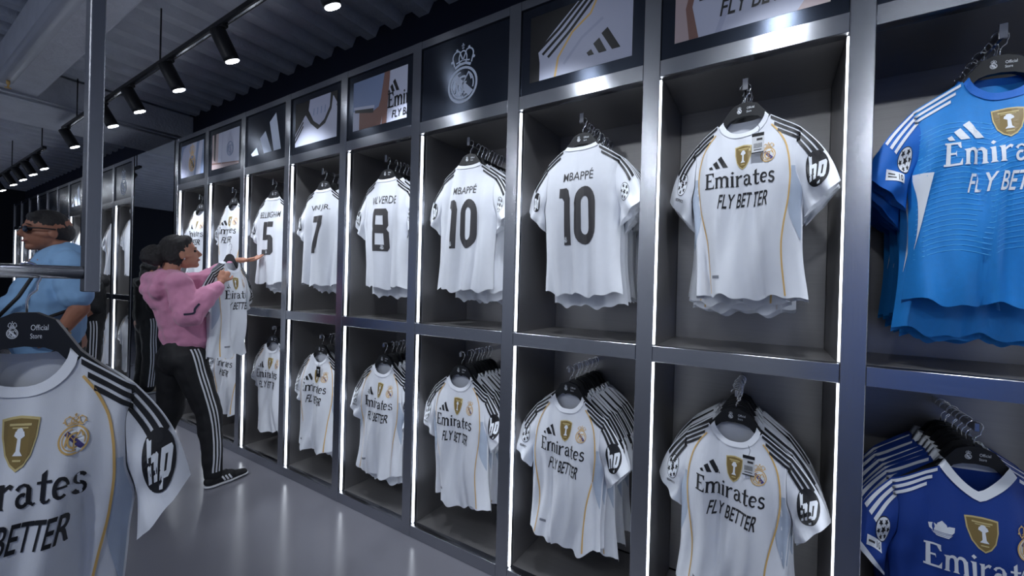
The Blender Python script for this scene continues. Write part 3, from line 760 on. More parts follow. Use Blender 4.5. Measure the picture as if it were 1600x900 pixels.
LOFF = {0: (-.03, 0, 0), -2: (-.03, 0, 0), -3: (-.02, 0, 0), -4: (.02, 0, -.01), -5: (.02, 0, -.015), -6: (.05, 0, 0)}
BAYS = {0: ('bright blue goalkeeper jerseys above royal blue jerseys', None), -1: ('large white jersey under the poster lettered FLY BETTER', hdr_emirates(True)), -2: ('jerseys numbered 10 under the dark poster of a striped sleeve', hdr_sleeve()),
        -3: ('jerseys numbered 10 under the plain header with the outlined crest', hdr_crest()), -4: ('jersey numbered 8 under the poster of an arm and sleeve', hdr_arm()), -5: ('jersey numbered 7 under the poster of a collar on black', hdr_collar()),
        -6: ('jersey numbered 5 under the header with three pale bars', hdr_bars()), -7: ('white jerseys under the peach poster with a faint monogram', hdr_mono()), -8: ('white jerseys under the blue grey poster with a gold crest', hdr_drape())}
for i, (d, h) in BAYS.items(): bay(X_(i), 'steel display bay with ' + d, h, right_post=(i == 0), hide_led=(i == 0), lo=LOFF.get(i, (0, 0, 0)))
# far unit beyond the mirror
FX = -6.51
FAR = [('crest header, right beside the mirror', hdr_crest()), ('dark blank header, second past the mirror', None), ('dark blank header, third past the mirror', None), ('pale three bar header, fourth past the mirror', hdr_bars()), ('dark header, fifth past the mirror', None), ('dark header, sixth past the mirror', None), ('dark header, seventh past the mirror', None), ('dark header, eighth past the mirror', None), ('dark header, ninth past the mirror', None), ('dark header, tenth past the mirror', None)]
for k, (d, h) in enumerate(FAR): bay(FX-PITCH*(k+1), 'distant steel display bay with ' + d, h, right_post=(k == 0))

# mirror between the units
mr_ = empty('wall_mirror', (-5.86, FY, 0)); tag(mr_, 'tall frameless looking glass between two steel display bays, dark steel foot', 'mirror')
BM().box((-.585, .004, .075), (.55, .016, 2.93)).build('mirror_glass', MIRROR, mr_)
BM().box((-.60, .0, 0), (.555, .05, .07), .002).build('mirror_base', STEELH, mr_)
BM().box((-.60, .018, .072), (.555, .05, 2.93), .002).build('mirror_backing', TRACK, mr_)

# ------------------------------------------------------------------ jerseys on the wall
CX = lambda i: U0+PITCH*(i+.5)
ZUP, ZLO, YUP, YLO = 2.3245, 1.1155, 1.872, 1.868
HS = [('home', 0), ('home', 1), ('home', 2)]
BS = [('back', 0, '10', 'MBAPPÉ')]
UP = {  # bay: (n, front key, stack keys, yaw, what)
    0: (9, ('keeper',), [('keeper',)], .12, 'bright blue goalkeeper jersey with white stripes'),
    -1: (6, ('home', 0), [('home', 1), ('home', 2)], -.20, 'large white jersey with price tag under the FLY BETTER poster'),
    -2: (11, ('back', 0, '10', 'MBAPPÉ'), BS, -.05, 'white jersey back numbered 10, the larger and nearer of the two'),
    -3: (9, ('back', 1, '10', 'MBAPPÉ'), BS, .02, 'white jersey back numbered 10, under the outlined crest header'),
    -4: (9, ('back', 2, '8', 'VALVERDE'), BS, .06, 'white jersey back numbered 8 under the poster of an arm'),
    -5: (5, ('back', 3, '7', 'VINI JR.'), BS, .10, 'white jersey back numbered 7 under the black collar poster'),
    -6: (4, ('back', 4, '5', 'BELLINGHAM'), BS, .12, 'white jersey back numbered 5 under the three bar header'),
    -7: (3, ('home', 2), HS, .10, 'white jersey on the upper shelf under the peach monogram poster'),
    -8: (3, ('home', 1), HS, .10, 'white jersey on the upper shelf of the bay beside the mirror'),
}
LO = {
    0: (9, ('away',), [('away',)], .16, 'royal blue jersey with white collar and white lettering'),
    -1: (9, ('home', 2), HS, -.14, 'white jersey with price tag on the lower rail beside the royal blue jersey'),
    -2: (10, ('home', 3), HS, -.10, 'front white jersey on the lower rail below the larger number 10'),
    -3: (8, ('home', 0), HS, .02, 'front white jersey on the lower rail below the outlined crest header'),
    -4: (8, ('home', 1), HS, .06, 'front white jersey on the lower rail below the arm poster bay'),
    -5: (7, ('home', 2), HS, .10, 'white jersey with black swing tag on a lower rail'),
    -6: (4, ('home', 0), HS, .12, 'front white jersey on the lower rail below the three bar header'),
    -7: (3, ('home', 3), HS, .12, 'white jersey on the lower rail behind the woman'),
    -8: (3, ('home', 2), HS, .12, 'white jersey on the lower rail at the mirror end'),
}
BAYW = {0: 'blue jersey', -1: 'lettered poster', -2: 'sleeve poster', -3: 'outlined crest', -4: 'arm poster', -5: 'collar poster', -6: 'three bar', -7: 'peach poster', -8: 'mirror side'}
for tbl, z, y0, lv in ((UP, ZUP, YUP, 'upper'), (LO, ZLO, YLO, 'lower')):
    for i, (n, kf, ks, th, what) in tbl.items():
        nm = 'the %s %s bay' % (lv, BAYW[i])
        col = 'royal blue' if kf[0] == 'away' else 'bright blue' if kf[0] == 'keeper' else 'white'
        lo = LOFF.get(i, (0, 0, 0)) if lv == 'lower' else (0, 0, 0)
        rack(CX(i)+lo[0], y0+lo[1], z+lo[2], n, kf, ks, th, what, '%s jersey hanging behind the front one in %s' % (col, nm), 'jerseys in '+nm, hl='front jersey in '+nm, dy=.035, jit=.05)
# swing tags
def swing_tag(name_label, loc, rz, black=False):
    t = empty('price_tag', loc, rz); tag(t, name_label, 'price tag', 'price tags')
    b = BM(); b.box((-.020, -.001, -.075), (.020, .001, 0)); b.build('tag_card', HANG if black else TAGW, t)
    F = Flat()
    if not black:
        F.poly(rect(-.020, -.012, .020, 0), BLACK).poly(rect(-.020, -.075, .020, -.071), BLACK).poly(rect(-.004, -.028, .015, -.020), GREYPR)
        for k in range(7): F.poly(rect(-.013+.004*k, -.056, -.011+.004*k, -.038), BLACK)
        F.poly(rect(-.013, -.064, .013, -.061), GREYPR)
    else: F.text('T', 0, -.05, .02, .03, WPRINT, 0, .02)
    mesh_obj('tag_print', F.mesh('tag_print', lambda x, z, l: (x, -.0016, z)), t)
    BM().tube([(0, 0, 0), (.004, 0, .02), (-.004, .006, .035)], .0008, 5).build('tag_string', TRACK, t)
swing_tag('white barcode tag on the large white jersey of the upper shelf', (CX(-1)+.050, YUP-.072, ZUP-.225), -.2)
swing_tag('white barcode tag on the white jersey of the lower rail', (CX(-1)+.050, YLO-.070, ZLO-.228), -.12)
swing_tag('black swing tag on the lower white jersey below number 7', (CX(-5)+.075, YLO-.062, ZLO-.235), .1, True)
# far bays
for k in range(10):
    x = FX-PITCH*(k+.5)
    for z, y0, lv in ((ZUP, YUP, 'upper'), (ZLO, YLO, 'lower')):
        for j in range(2):
            o = jersey_copy(HS[(k+j) % 3], STACK_ONLY); o.location = (x, y0+.02+.12*j, z); o.rotation_euler = (0, 0, .2); o.scale = (1, .6, 1)
            tag(o, 'white jersey on the %s rail of the distant bays past the mirror' % lv, 'jersey', 'jerseys in the %s distant bays' % lv)
            h = hanger_copy(False); h.location = o.location; h.rotation_euler = (0, 0, .2); tag(h, 'black hanger on the %s rail of the distant bays past the mirror' % lv, 'hanger', 'hangers in the %s distant bays' % lv)

# ------------------------------------------------------------------ hanging rail in the foreground
RX, RY = -1.315, .288
fr_ = empty('garment_rail', (RX, RY, 0)); tag(fr_, 'polished steel garment rail hung on a square post from the ceiling, near left', 'clothes rail')
BM().box((-.018, -.012, 1.462), (.018, .014, 3.54), .002).build('post', STEEL, fr_)
BM().box((-.018, -1.487, 1.462), (.018, -1.4605, 3.54), .002).build('post', STEEL, fr_)
BM().tube([(0, -1.46, 1.505), (0, -.0125, 1.505)], .0145, 20).build('hanging_bar', CHROME, fr_)
o = jersey_copy(('home', 1)) if protos.get(('home', 1, 'fresh')) else copy_tree(proto(('home', 1)))
FGY = .195
o.location = (RX, FGY, 1.452); o.scale = (.92, 1.0, 1.08); o.rotation_euler = (0, 0, math.radians(66)); tag(o, 'white jersey on the foreground garment rail, black striped shoulder at the left edge', 'jersey')
h = hanger_copy(True); h.location = (RX, FGY, 1.519); h.rotation_euler = (0, 0, math.radians(66)); h.scale = (.98, 1, 1.32); tag(h, 'black hanger lettered Official Store on the foreground garment rail', 'hanger')

# ------------------------------------------------------------------ ceiling services and track lights
def track_(name_label, x0, x1, y, z, rods):
    t = empty('lighting_track', (x0, y, z)); tag(t, name_label, 'track light')
    BM().box((0, -.018, -.012), (x1-x0, .018, .022), .002).build('track_rail', TRACK, t)
    BM().box((0.01, -.006, -.0145), (x1-x0-.01, .006, -.0125)).build('conductor', CHROME, t)
    for x in rods: BM().tube([(x-x0, 0, .022), (x-x0, 0, 3.55-z)], .006, 6).build('suspension_rod', TRACK, t)
track_('long black lighting track in front of the jersey wall', -6.72, 2.0, 1.235, 3.12, (-6.2, -4.0, -1.8, .4))
track_('black lighting track at the far left above the distant bays', -13.0, -7.95, 1.30, 3.12, (-8.1, -10.0, -12.0))
track_('added black lighting track, unseen behind the photographer', -11.5, 3.0, -1.3, 3.12, (-6, -3, 0, 2.5))  # added out of view to carry the rear fill lamps
_lamp = {}
def spot(x, y, z, target, label, energy, group, light=True, size=75):
    t = empty('track_spotlight', (x, y, z)); tag(t, label, 'spotlight', group)
    d = (Vector(target)-Vector((x, y, z-.10))).normalized()
    if 'ad' not in _lamp:
        _lamp['ad'] = BM().box((-.045, -.016, -.032), (.045, .016, -.0145), .002).mesh('adapter'); _lamp['st'] = BM().tube([(0, 0, -.032), (0, 0, -.085)], .008, 8).mesh('stem')
        b = BM(); b.tube([(0, 0, .095), (0, 0, .088), (0, 0, -.075), (0, 0, -.098)], [.040, .047, .047, .047], 20); _lamp['hd'] = b.mesh('lamp_head')
        b = BM(); b.tube([(0, 0, -.0985), (0, 0, -.1015)], [.040, .040], 20); _lamp['ln'] = b.mesh('lens')
    mesh_obj('adapter', _lamp['ad'], t, TRACK); mesh_obj('stem', _lamp['st'], t, TRACK)
    hd = mesh_obj('lamp_head', _lamp['hd'], t, TRACK); hd.location = Vector((0, 0, -.10)) + d*.03; hd.rotation_euler = (-d).to_track_quat('Z', 'Y').to_euler()
    mesh_obj('lens', _lamp['ln'], hd, LENS)
    if light:
        ld = bpy.data.lights.new('spot_light', 'SPOT'); ld.energy = energy; ld.spot_size = math.radians(size); ld.spot_blend = .6; ld.shadow_soft_size = .05; ld.color = COOL
        lo = bpy.data.objects.new('spot_light', ld); link(lo, t); lo.location = Vector((0, 0, -.10)) + d*.145; lo.rotation_euler = (-d).to_track_quat('Z', 'Y').to_euler()
LX = [(-1.95, 'nearest the top edge'), (-3.0, 'second from the top edge'), (-3.82, 'third from the top edge'), (-4.62, 'right of the steel post'), (-5.3, 'behind the steel post'), (-6.55, 'at the far end of the long track')]
for x, w in LX: spot(x, 1.235, 3.12, (x+.12, 1.80, 1.9), 'black cylinder track spotlight %s' % w, SPOT_ENERGY, 'spotlights on the long track')
for x in (-.95, .0, .95): spot(x, 1.235, 3.12, (x+.05, 1.80, 1.6), 'black cylinder track spotlight above the nearest bays, out of frame', SPOT_ENERGY*.75, 'spotlights on the long track')
for k, x in enumerate((-8.3, -8.95, -9.6, -10.3, -11.2)): spot(x, 1.30, 3.12, (x+.15, 1.85, 1.9), 'small black track spotlight, number %d from the near end of the far track' % (k+1), SPOT_ENERGY, 'spotlights on the far track')
for x in (-10.5, -9., -7.4, -5.6, -4.0, -2.6, -1.4, -.2, 1.0): spot(x, -1.3, 3.12, (x-.1, 1.75, 1.25), 'added black fill spotlight, unseen behind the photographer', REAR_FILL_ENERGY, 'added spotlights behind the photographer', size=80)  # fill lamps added behind the camera to light the wall from the front
for x in (1.4, 2.4, -9.4): spot(x+.2, -1.3, 3.12, (x, -3.95, 1.2), 'added black spotlight, unseen, aimed at the blue banners', 150.0, 'added spotlights on the banners', size=70)  # lamps added to light the banners so the steel reflects blue
spot(-.75, -1.3, 3.12, (RX, .25, 1.15), 'added black spotlight, unseen, brightening the foreground garment rail', 55.0, 'added spotlights behind the photographer', size=45)  # extra lamp added to brighten the foreground jersey
spot(-2.15, -1.3, 3.12, (-3.5, 1.25, 1.25), 'added black spotlight, unseen, brightening the woman in pink', 80.0, 'added spotlights behind the photographer', size=38)  # extra lamp added to brighten the woman
# pipes and conduits
pp = BM(); pp.tube([(-5.75, .70, 3.21), (3.0, .70, 3.21)], .052, 14); tag(pp.build('ceiling_pipe', PIPE), 'thick pale grey pipe running below the ceiling beam', 'pipe')
pp = BM(); pp.tube([(-5.752, .70, 3.21), (-5.83, .66, 3.21), (-5.88, .56, 3.21), (-5.90, -3.9, 3.21)], .046, 12); tag(pp.build('ceiling_pipe', PIPE), 'pale grey pipe turning left from the end of the beam', 'pipe')
for k, zz in enumerate((3.205, 3.235)):
    c = BM(); c.tube([(-6.27+.03*k, -3.9, zz), (-6.27+.03*k, 2.28, zz)], .011, 8); tag(c.build('conduit', PIPE), '%s thin metal conduit along the cross beam' % ('lower' if k == 0 else 'upper'), 'conduit')
sp = empty('sprinkler_head', (-5.62, .70, 3.158)); tag(sp, 'small brass sprinkler head under the thick grey pipe', 'sprinkler')
BM().tube([(0, 0, 0), (0, 0, -.03), (0, 0, -.035), (0, 0, -.06)], [.012, .012, .006, .006], 8).build('nozzle', GOLD, sp); BM().tube([(0, 0, -.06), (0, 0, -.064)], [.02, .02], 10).build('deflector', GOLD, sp)
# unseen blue banners, added to give the steel its blue reflections
for x0, w in ((.85, 'nearer'), (-10.4, 'farther')):
    bd = BM(); bd.box((x0, -3.995, .05), (x0+2.05, -3.95, 2.35), .01); tag(bd.build('added_blue_banner', BLUEW), '%s unseen blue banner added behind the photographer to reflect in the steel' % w, 'banner', 'added blue banners')


# ------------------------------------------------------------------ people
SKIN = mat('warm_skin', (176, 122, 98), .55, 0, 14, .06); SKIN2 = mat('tan_skin', (150, 100, 78), .55, 0, 14, .06)
HAIR = mat('black_hair', (22, 18, 20), .5, 0, 40, .25, .5, 120, (1, 1, 6)); PINK = mat('pink_fleece', (206, 138, 168), .9, 0, 14, .08, .25, 160, sheen=.3); PINKD = mat('navy_trim', (36, 34, 58), .7)
BLKF = mat('black_track_fabric', (17, 17, 20), .7, 0, 12, .2, .1, 60); STRW = mat('white_stripe_fabric', (214, 216, 222), .7); RUB = mat('white_rubber_sole', (210, 210, 214), .6)
LBLUE = mat('light_blue_cotton', (122, 160, 198), .85, 0, 10, .06, .15, 200); BEIGE = mat('beige_suede', (190, 176, 158), .85, 0, 30, .08); EYE = mat('dark_eye', (24, 18, 16), .2); LIP = mat('lip_tone', (150, 84, 82), .5)
GLASS_D = mat('dark_lens', (16, 28, 44), .08, 0, spec=.8); STRAP = mat('black_webbing', (20, 20, 24), .6); WATCHG = mat('brass_watch', (170, 140, 84), .3, .8)
def loft(bm, A, B, ra, rb, squash=None, n=12):
    A = Vector(A); B = Vector(B); ax = B-A; L = ax.length; t = ax.normalized() if L > 1e-6 else Vector((0, 0, 1))
    u = t.orthogonal().normalized(); w = t.cross(u); rings = []
    for k in range(5): a = -PI/2 + (PI/2)*k/4; rings.append((A + t*ra*math.sin(a), ra*math.cos(a)))
    for k in range(1, 4): rings.append((A.lerp(B, k/4), lerp(ra, rb, k/4)))
    for k in range(5): a = (PI/2)*k/4; rings.append((B + t*rb*math.sin(a), rb*math.cos(a)))
    R = []
    for c, r in rings:
        if r < 1e-5: r = 1e-4
        row = []
        for j in range(n):
            d = (u*math.cos(2*PI*j/n)+w*math.sin(2*PI*j/n))*r
            if squash: nv = Vector(squash[0]).normalized(); d = d + nv*(d.dot(nv))*(squash[1]-1)
            row.append(bm.verts.new(c+d))
        R.append(row)
    for a, b in zip(R, R[1:]):
        for j in range(n): bm.faces.new((a[j], a[(j+1) % n], b[(j+1) % n], b[j]))
    bm.faces.new(R[0][::-1]); bm.faces.new(R[-1])
def ell(bm, c, r, rot=None):
    m = Matrix.Translation(Vector(c)) @ (rot.to_4x4() if rot else Matrix.Identity(4)) @ Matrix.Diagonal((*r, 1))
    bmesh.ops.create_uvsphere(bm, u_segments=20, v_segments=12, radius=1.0, matrix=m)
def fuse(name, build, voxel, parent, m, smooth_it=4, wrinkle=0.0, wscale=9., cut=None):
    bm = bmesh.new(); build(bm); bmesh.ops.recalc_face_normals(bm, faces=bm.faces[:])
    me = bpy.data.meshes.new(name); bm.to_mesh(me); bm.free(); ob = bpy.data.objects.new(name, me); COL.objects.link(ob)
    md = ob.modifiers.new('r', 'REMESH'); md.mode = 'VOXEL'; md.voxel_size = voxel
    if smooth_it: sm = ob.modifiers.new('s', 'SMOOTH'); sm.factor = .5; sm.iterations = smooth_it
    dg = bpy.context.evaluated_depsgraph_get(); dg.update()
    out = bpy.data.meshes.new_from_object(ob.evaluated_get(dg)); bpy.data.objects.remove(ob); bpy.data.meshes.remove(me)
    out.name = name
    if wrinkle:
        ns = [v.normal.copy() for v in out.vertices]
        for v, nn in zip(out.vertices, ns):
            p = v.co*wscale; v.co += nn*wrinkle*(noise.noise(Vector((p.x*1.3, p.y*1.3, p.z*.8)))+.5*noise.noise(p*2.3))
    out.polygons.foreach_set('use_smooth', [True]*len(out.polygons)); out.update()
    return mesh_obj(name, out, parent, m)
def bvh(o):
    me = o.data; return BVHTree.FromPolygons([v.co.copy() for v in me.vertices], [tuple(p.vertices) for p in me.polygons])
def side_stripe(name, tree, path, ray, parent, m, w=.012, off=.004, wdir=None):
    """strip laid on a garment: path points are cast onto it along ray"""
    V, F = [], []; ray = Vector(ray).normalized()
    n = len(path); pts = [Vector(p) for p in path]
    for i, p in enumerate(pts):
        t = (pts[min(i+1, n-1)]-pts[max(i-1, 0)]).normalized(); sd = t.cross(ray).normalized()*w/2
        for q in (p-sd, p, p+sd):
            hit, nn, _, _ = tree.ray_cast(q-ray*1.0, ray)
            V.append((hit if hit else q) - ray*off)
    for i in range(n-1):
        for j in range(2): F.append((i*3+j, i*3+j+1, i*3+j+4, i*3+j+3))
    return mesh_obj(name, pydata(name, V, F, m, True), parent)
def bez(P, n=8):
    out = []
    for i in range(len(P)-1):
        p0 = Vector(P[max(i-1, 0)]); p1 = Vector(P[i]); p2 = Vector(P[i+1]); p3 = Vector(P[min(i+2, len(P)-1)])
        for k in range(n):
            t = k/n; out.append(.5*((2*p1)+(-p0+p2)*t+(2*p0-5*p1+4*p2-p3)*t*t+(-p0+3*p1-3*p2+p3)*t**3))
    out.append(Vector(P[-1])); return out
def hand(bm, wrist, fwd, palm_n, side, curl=.3, s=1.0, grip=False):
    """wrist pos, fwd dir of palm, palm normal (out of the palm), side dir towards the thumb"""
    W = Vector(wrist); f = Vector(fwd).normalized(); pn = Vector(palm_n).normalized(); pn = (pn - f*pn.dot(f)).normalized(); sd = f.cross(pn).normalized()
    if sd.dot(Vector(side)) < 0: sd = -sd
    loft(bm, W-f*.02*s, W+f*.03*s, .024*s, .026*s, (pn, .75)); loft(bm, W+f*.03*s+sd*.012*s, W+f*.078*s+sd*.016*s, .024*s, .020*s, (pn, .6)); loft(bm, W+f*.03*s-sd*.012*s, W+f*.072*s-sd*.018*s, .024*s, .018*s, (pn, .6))
    for k, (o, L) in enumerate(((.028, .070), (.010, .080), (-.009, .074), (-.027, .058))):
        p = W+f*(.080-.004*abs(k-1))*s+sd*o*s; a = .15+curl*(.5 if not grip else 1.0)
        for j, fr in enumerate((.45, .32, .25)):
            d = (f*math.cos(a)+pn*math.sin(a)); q = p+d*L*fr*s; loft(bm, p, q, (.0095-.001*j)*s, (.0088-.001*j)*s, None, 8); p = q; a += curl*(1.0 if not grip else 1.35)
    p = W+f*.028*s+sd*.026*s; d = (f*.65+sd*.65+pn*.35).normalized(); q = p+d*.038*s; loft(bm, p, q, .0125*s, .0105*s, None, 8); d2 = (f*.85+sd*.1+pn*(.55 if grip else .2)).normalized(); loft(bm, q, q+d2*.032*s, .0105*s, .0085*s, None, 8)
def head(bm, c, fwd, up, s=1.0):
    c = Vector(c); f = Vector(fwd).normalized(); u = Vector(up); u = (u-f*u.dot(f)).normalized(); r = f.cross(u)
    M3 = Matrix((f, r, u)).transposed()
    P = lambda a, b, d: c + (f*a+r*b+u*d)*s
    ell(bm, P(-.012, 0, .028), (.098*s, .074*s, .092*s), M3); ell(bm, P(.018, 0, -.028), (.072*s, .062*s, .080*s), M3)
    loft(bm, P(.030, 0, -.070), P(.068, 0, -.088), .040*s, .022*s); loft(bm, P(.072, 0, -.01), P(.068, 0, -.055), .022*s, .024*s)
    loft(bm, P(.082, 0, .022), P(.108, 0, -.018), .009*s, .012*s, None, 8); loft(bm, P(.102, 0, -.020), P(.088, 0, -.028), .013*s, .012*s, None, 8)
    loft(bm, P(.086, -.014, -.050), P(.086, .014, -.050), .0085*s, .0085*s, None, 8); loft(bm, P(.082, -.012, -.062), P(.082, .012, -.062), .009*s, .009*s, None, 8)
    loft(bm, P(.078, -.03, .030), P(.078, .03, .030), .012*s, .012*s, None, 8)
    for sg in (-1, 1): ell(bm, P(-.010, sg*.072, -.012), (.018*s, .010*s, .032*s), M3); loft(bm, P(.05, sg*.038, -.015), P(.02, sg*.055, -.02), .02*s, .02*s)
    return P, M3
def face(P, M3, parent, s=1.0, brow=True):
    for sg in (-1, 1):
        b = bmesh.new(); ell(b, P(.072, sg*.031, .010), (.012*s, .013*s, .009*s), M3); me = bpy.data.meshes.new('eye'); b.to_mesh(me); b.free(); mesh_obj('eye', me, parent, EYE)
        if brow:
            b = BM(); b.tube([P(.084, sg*.014, .030), P(.083, sg*.032, .036), P(.070, sg*.050, .032)], [.003*s, .0045*s, .002*s], 6); b.build('eyebrow', HAIR, parent)
    b = BM(); b.tube([P(.084, -.022, -.0565), P(.0945, -.010, -.0545), P(.096, 0, -.0555), P(.0945, .010, -.0545), P(.084, .022, -.0565)], [.003*s, .0055*s, .006*s, .0055*s, .003*s], 8); b.build('lips', LIP, parent)
def shoe(name, heel, toe, parent, m, side=None, stripe=None, h=.075):
    H_, T = Vector(heel), Vector(toe); d = (T-H_); L = d.length; d.normalize(); up = Vector((0, 0, 1)); s_ = d.cross(up).normalized()
    sh = empty(name); sh.parent = parent
    def bld(bm):
        loft(bm, H_+d*.045+up*.045, H_+d*L*.55+up*.045, .042, .044, (up, .9)); loft(bm, H_+d*L*.5+up*.040, T-d*.050+up*.030, .046, .034, (up, .75)); loft(bm, H_+d*.05+up*.05, H_+d*.07+up*(h+.02), .043, .042); loft(bm, H_+d*.09+up*.07, H_+d*L*.55+up*.055, .036, .03)
    up_ = fuse('shoe_upper', bld, .006, sh, m, 3)
    def sole(bm):
        loft(bm, H_+d*.045+up*.014, H_+d*L*.5+up*.014, .044, .046, (up, .34)); loft(bm, H_+d*L*.5+up*.014, T-d*.045+up*.018, .048, .038, (up, .34))
    fuse('shoe_sole', sole, .005, sh, RUB, 2)
    if side is not None:
        tr = bvh(up_)
        for k in range(3):
            a = H_+d*(L*.40+.022*k)+up*.032; b = a-d*.02+up*.035
            side_stripe('shoe_stripe', tr, [a.lerp(b, i/4) for i in range(5)], -Vector(side), sh, STRW, .011, .003)
    # laces
    for k in range(3):
        p = H_+d*(L*.48+.022*k)+up*(.088-.010*k); BM().tube([p-s_*.018, p+up*.006, p+s_*.018], .0025, 5).build('lace', stripe or m, sh)
    return sh

# ---- the woman in the pink hooded top
wm = empty('person', (0, 0, 0)); tag(wm, 'woman in pink hoodie and black striped trousers holding a jersey on a hanger', 'person')
WF = Vector((.18, .98, .10)); HC = Vector((-3.58, 1.252, 1.672))
HP_ = {}
def wbody(bm):
    P, M3 = head(bm, HC, (.18, .95, .16), (-.02, -.16, 1), 1.0); HP_['w'] = (P, M3)
    loft(bm, (-3.585, 1.205, 1.62), (-3.595, 1.19, 1.50), .050, .056); loft(bm, (-3.60, 1.19, 1.44), (-3.59, 1.25, 1.15), .12, .11, ((0, 1, 0), .75)); loft(bm, (-3.59, 1.27, 1.10), (-3.58, 1.28, .95), .12, .14, ((0, 1, 0), .8))
    for sx, S, El, Wr in ((1, (-3.44, 1.19, 1.455), (-3.37, 1.245, 1.245), (-3.365, 1.415, 1.475)), (-1, (-3.75, 1.21, 1.455), (-3.72, 1.44, 1.50), (-3.61, 1.645, 1.650))):
        loft(bm, (-3.60, 1.195, 1.45), S, .06, .055); loft(bm, S, El, .048, .038); loft(bm, El, Wr, .038, .024)
    hand(bm, (-3.365, 1.415, 1.475), (-.12, .40, .9), (-.9, .3, .1), (.1, .9, -.3), .95, .98, True)
    hand(bm, (-3.61, 1.645, 1.650), (.25, .95, .12), (.15, -.1, .95), (1, 0, 0), .22, 1.1)
    for a, k, an, ra in (((-3.50, 1.28, .92), (-3.43, 1.39, .51), (-3.385, 1.40, .10), .085), ((-3.67, 1.27, .92), (-3.74, 1.26, .50), (-3.855, 1.18, .13), .085)):
        loft(bm, a, k, ra, .055); loft(bm, k, an, .055, .036)
    loft(bm, (-3.385, 1.40, .055), (-3.388, 1.57, .032), .030, .016); loft(bm, (-3.855, 1.18, .055), (-3.835, 1.31, .032), .030, .016)
fuse('body', wbody, .005, wm, SKIN, 3)
face(*HP_['w'], wm)
P, M3 = HP_['w']
def whair(bm):
    ell(bm, P(-.026, 0, .040), (.098, .082, .096), M3); ell(bm, P(-.045, 0, -.005), (.080, .079, .085), M3); loft(bm, P(.035, -.03, .092), P(.035, .03, .092), .035, .035); ell(bm, P(-.055, 0, -.05), (.05, .06, .06), M3)
    for p, r in (((-.135, .0, .0), .052), ((-.165, .01, -.012), .050), ((-.15, -.015, .03), .046), ((-.175, .0, .015), .046), ((-.15, .02, -.035), .04), ((-.195, .0, -.01), .034)): ell(bm, P(*p), (r, r, r))
fuse('hair', whair, .007, wm, HAIR, 2, .006, 60)
b = bmesh.new(); ell(b, P(-.004, .084, -.040), (.006, .006, .006)); me = bpy.data.meshes.new('earring'); b.to_mesh(me); b.free(); mesh_obj('earring', me, wm, CHROME)
def whood(bm):
    loft(bm, (-3.60, 1.20, 1.42), (-3.59, 1.26, 1.20), .155, .160, ((0, 1, 0), .80)); loft(bm, (-3.59, 1.28, 1.20), (-3.58, 1.31, 1.085), .165, .165, ((0, 1, 0), .88)); loft(bm, (-3.585, 1.29, 1.11), (-3.58, 1.30, 1.055), .150, .145, ((0, 1, 0), 1.02))
    loft(bm, (-3.60, 1.19, 1.47), (-3.45, 1.19, 1.45), .085, .085); loft(bm, (-3.60, 1.19, 1.47), (-3.75, 1.20, 1.45), .085, .080)
    loft(bm, (-3.45, 1.20, 1.44), (-3.375, 1.235, 1.25), .080, .086); loft(bm, (-3.375, 1.225, 1.25), (-3.365, 1.34, 1.385), .086, .066); loft(bm, (-3.365, 1.34, 1.385), (-3.365, 1.385, 1.435), .060, .050)
    loft(bm, (-3.75, 1.21, 1.45), (-3.72, 1.43, 1.47), .085, .080); loft(bm, (-3.72, 1.43, 1.47), (-3.64, 1.58, 1.60), .075, .055)
    # hood lying on the back
    loft(bm, (-3.69, 1.125, 1.475), (-3.51, 1.125, 1.475), .062, .062); loft(bm, (-3.66, 1.11, 1.41), (-3.52, 1.11, 1.41), .062, .062); loft(bm, (-3.60, 1.11, 1.36), (-3.58, 1.115, 1.32), .060, .045)
    loft(bm, (-3.51, 1.12, 1.50), (-3.53, 1.25, 1.47), .045, .035); loft(bm, (-3.68, 1.12, 1.50), (-3.66, 1.25, 1.47), .045, .035)
hd = fuse('hoodie', whood, .009, wm, PINK, 4, .013, 11)
tr = bvh(hd)
side_stripe('sleeve_trim', tr, bez([(-3.2, 1.175, 1.255), (-3.2, 1.225, 1.262), (-3.2, 1.235, 1.29), (-3.2, 1.262, 1.325)], 6), (-1, 0, 0), wm, PINKD, .013)
b = BM(); b.tube([(-3.50, 1.155, 1.525), (-3.505, 1.21, 1.515), (-3.53, 1.27, 1.475), (-3.58, 1.30, 1.455), (-3.63, 1.28, 1.475)], .011, 8); b.build('neck_trim', PINKD, wm)
def wtrou(bm):
    loft(bm, (-3.585, 1.29, 1.05), (-3.58, 1.27, .96), .122, .145, ((0, 1, 0), .95)); ell(bm, (-3.58, 1.225, .92), (.155, .095, .11))
    loft(bm, (-3.50, 1.28, .92), (-3.43, 1.385, .53), .112, .082); loft(bm, (-3.43, 1.385, .53), (-3.388, 1.40, .16), .082, .062); loft(bm, (-3.388, 1.40, .16), (-3.386, 1.40, .090), .060, .058)
    loft(bm, (-3.67, 1.26, .92), (-3.74, 1.26, .50), .112, .080); loft(bm, (-3.74, 1.26, .50), (-3.85, 1.19, .17), .080, .060); loft(bm, (-3.85, 1.19, .17), (-3.855, 1.182, .10), .058, .056)
tw = fuse('trousers', wtrou, .010, wm, BLKF, 4, .008, 8)
tr = bvh(tw)
for k in range(3):
    dy = .022*(k-1)
    side_stripe('trouser_stripe', tr, bez([(-3.2, 1.285+dy, 1.00), (-3.2, 1.325+dy, .80), (-3.2, 1.385+dy, .53), (-3.2, 1.405+dy, .33), (-3.2, 1.400+dy*.9, .115)], 10), (-1, 0, 0), wm, STRW, .0105)
shoe('shoe', (-3.372, 1.338, 0), (-3.392, 1.650, 0), wm, BLKF, (1, 0, 0))
shoe('shoe', (-3.865, 1.105, .0), (-3.835, 1.385, 0), wm, BLKF, (1, 0, 0))
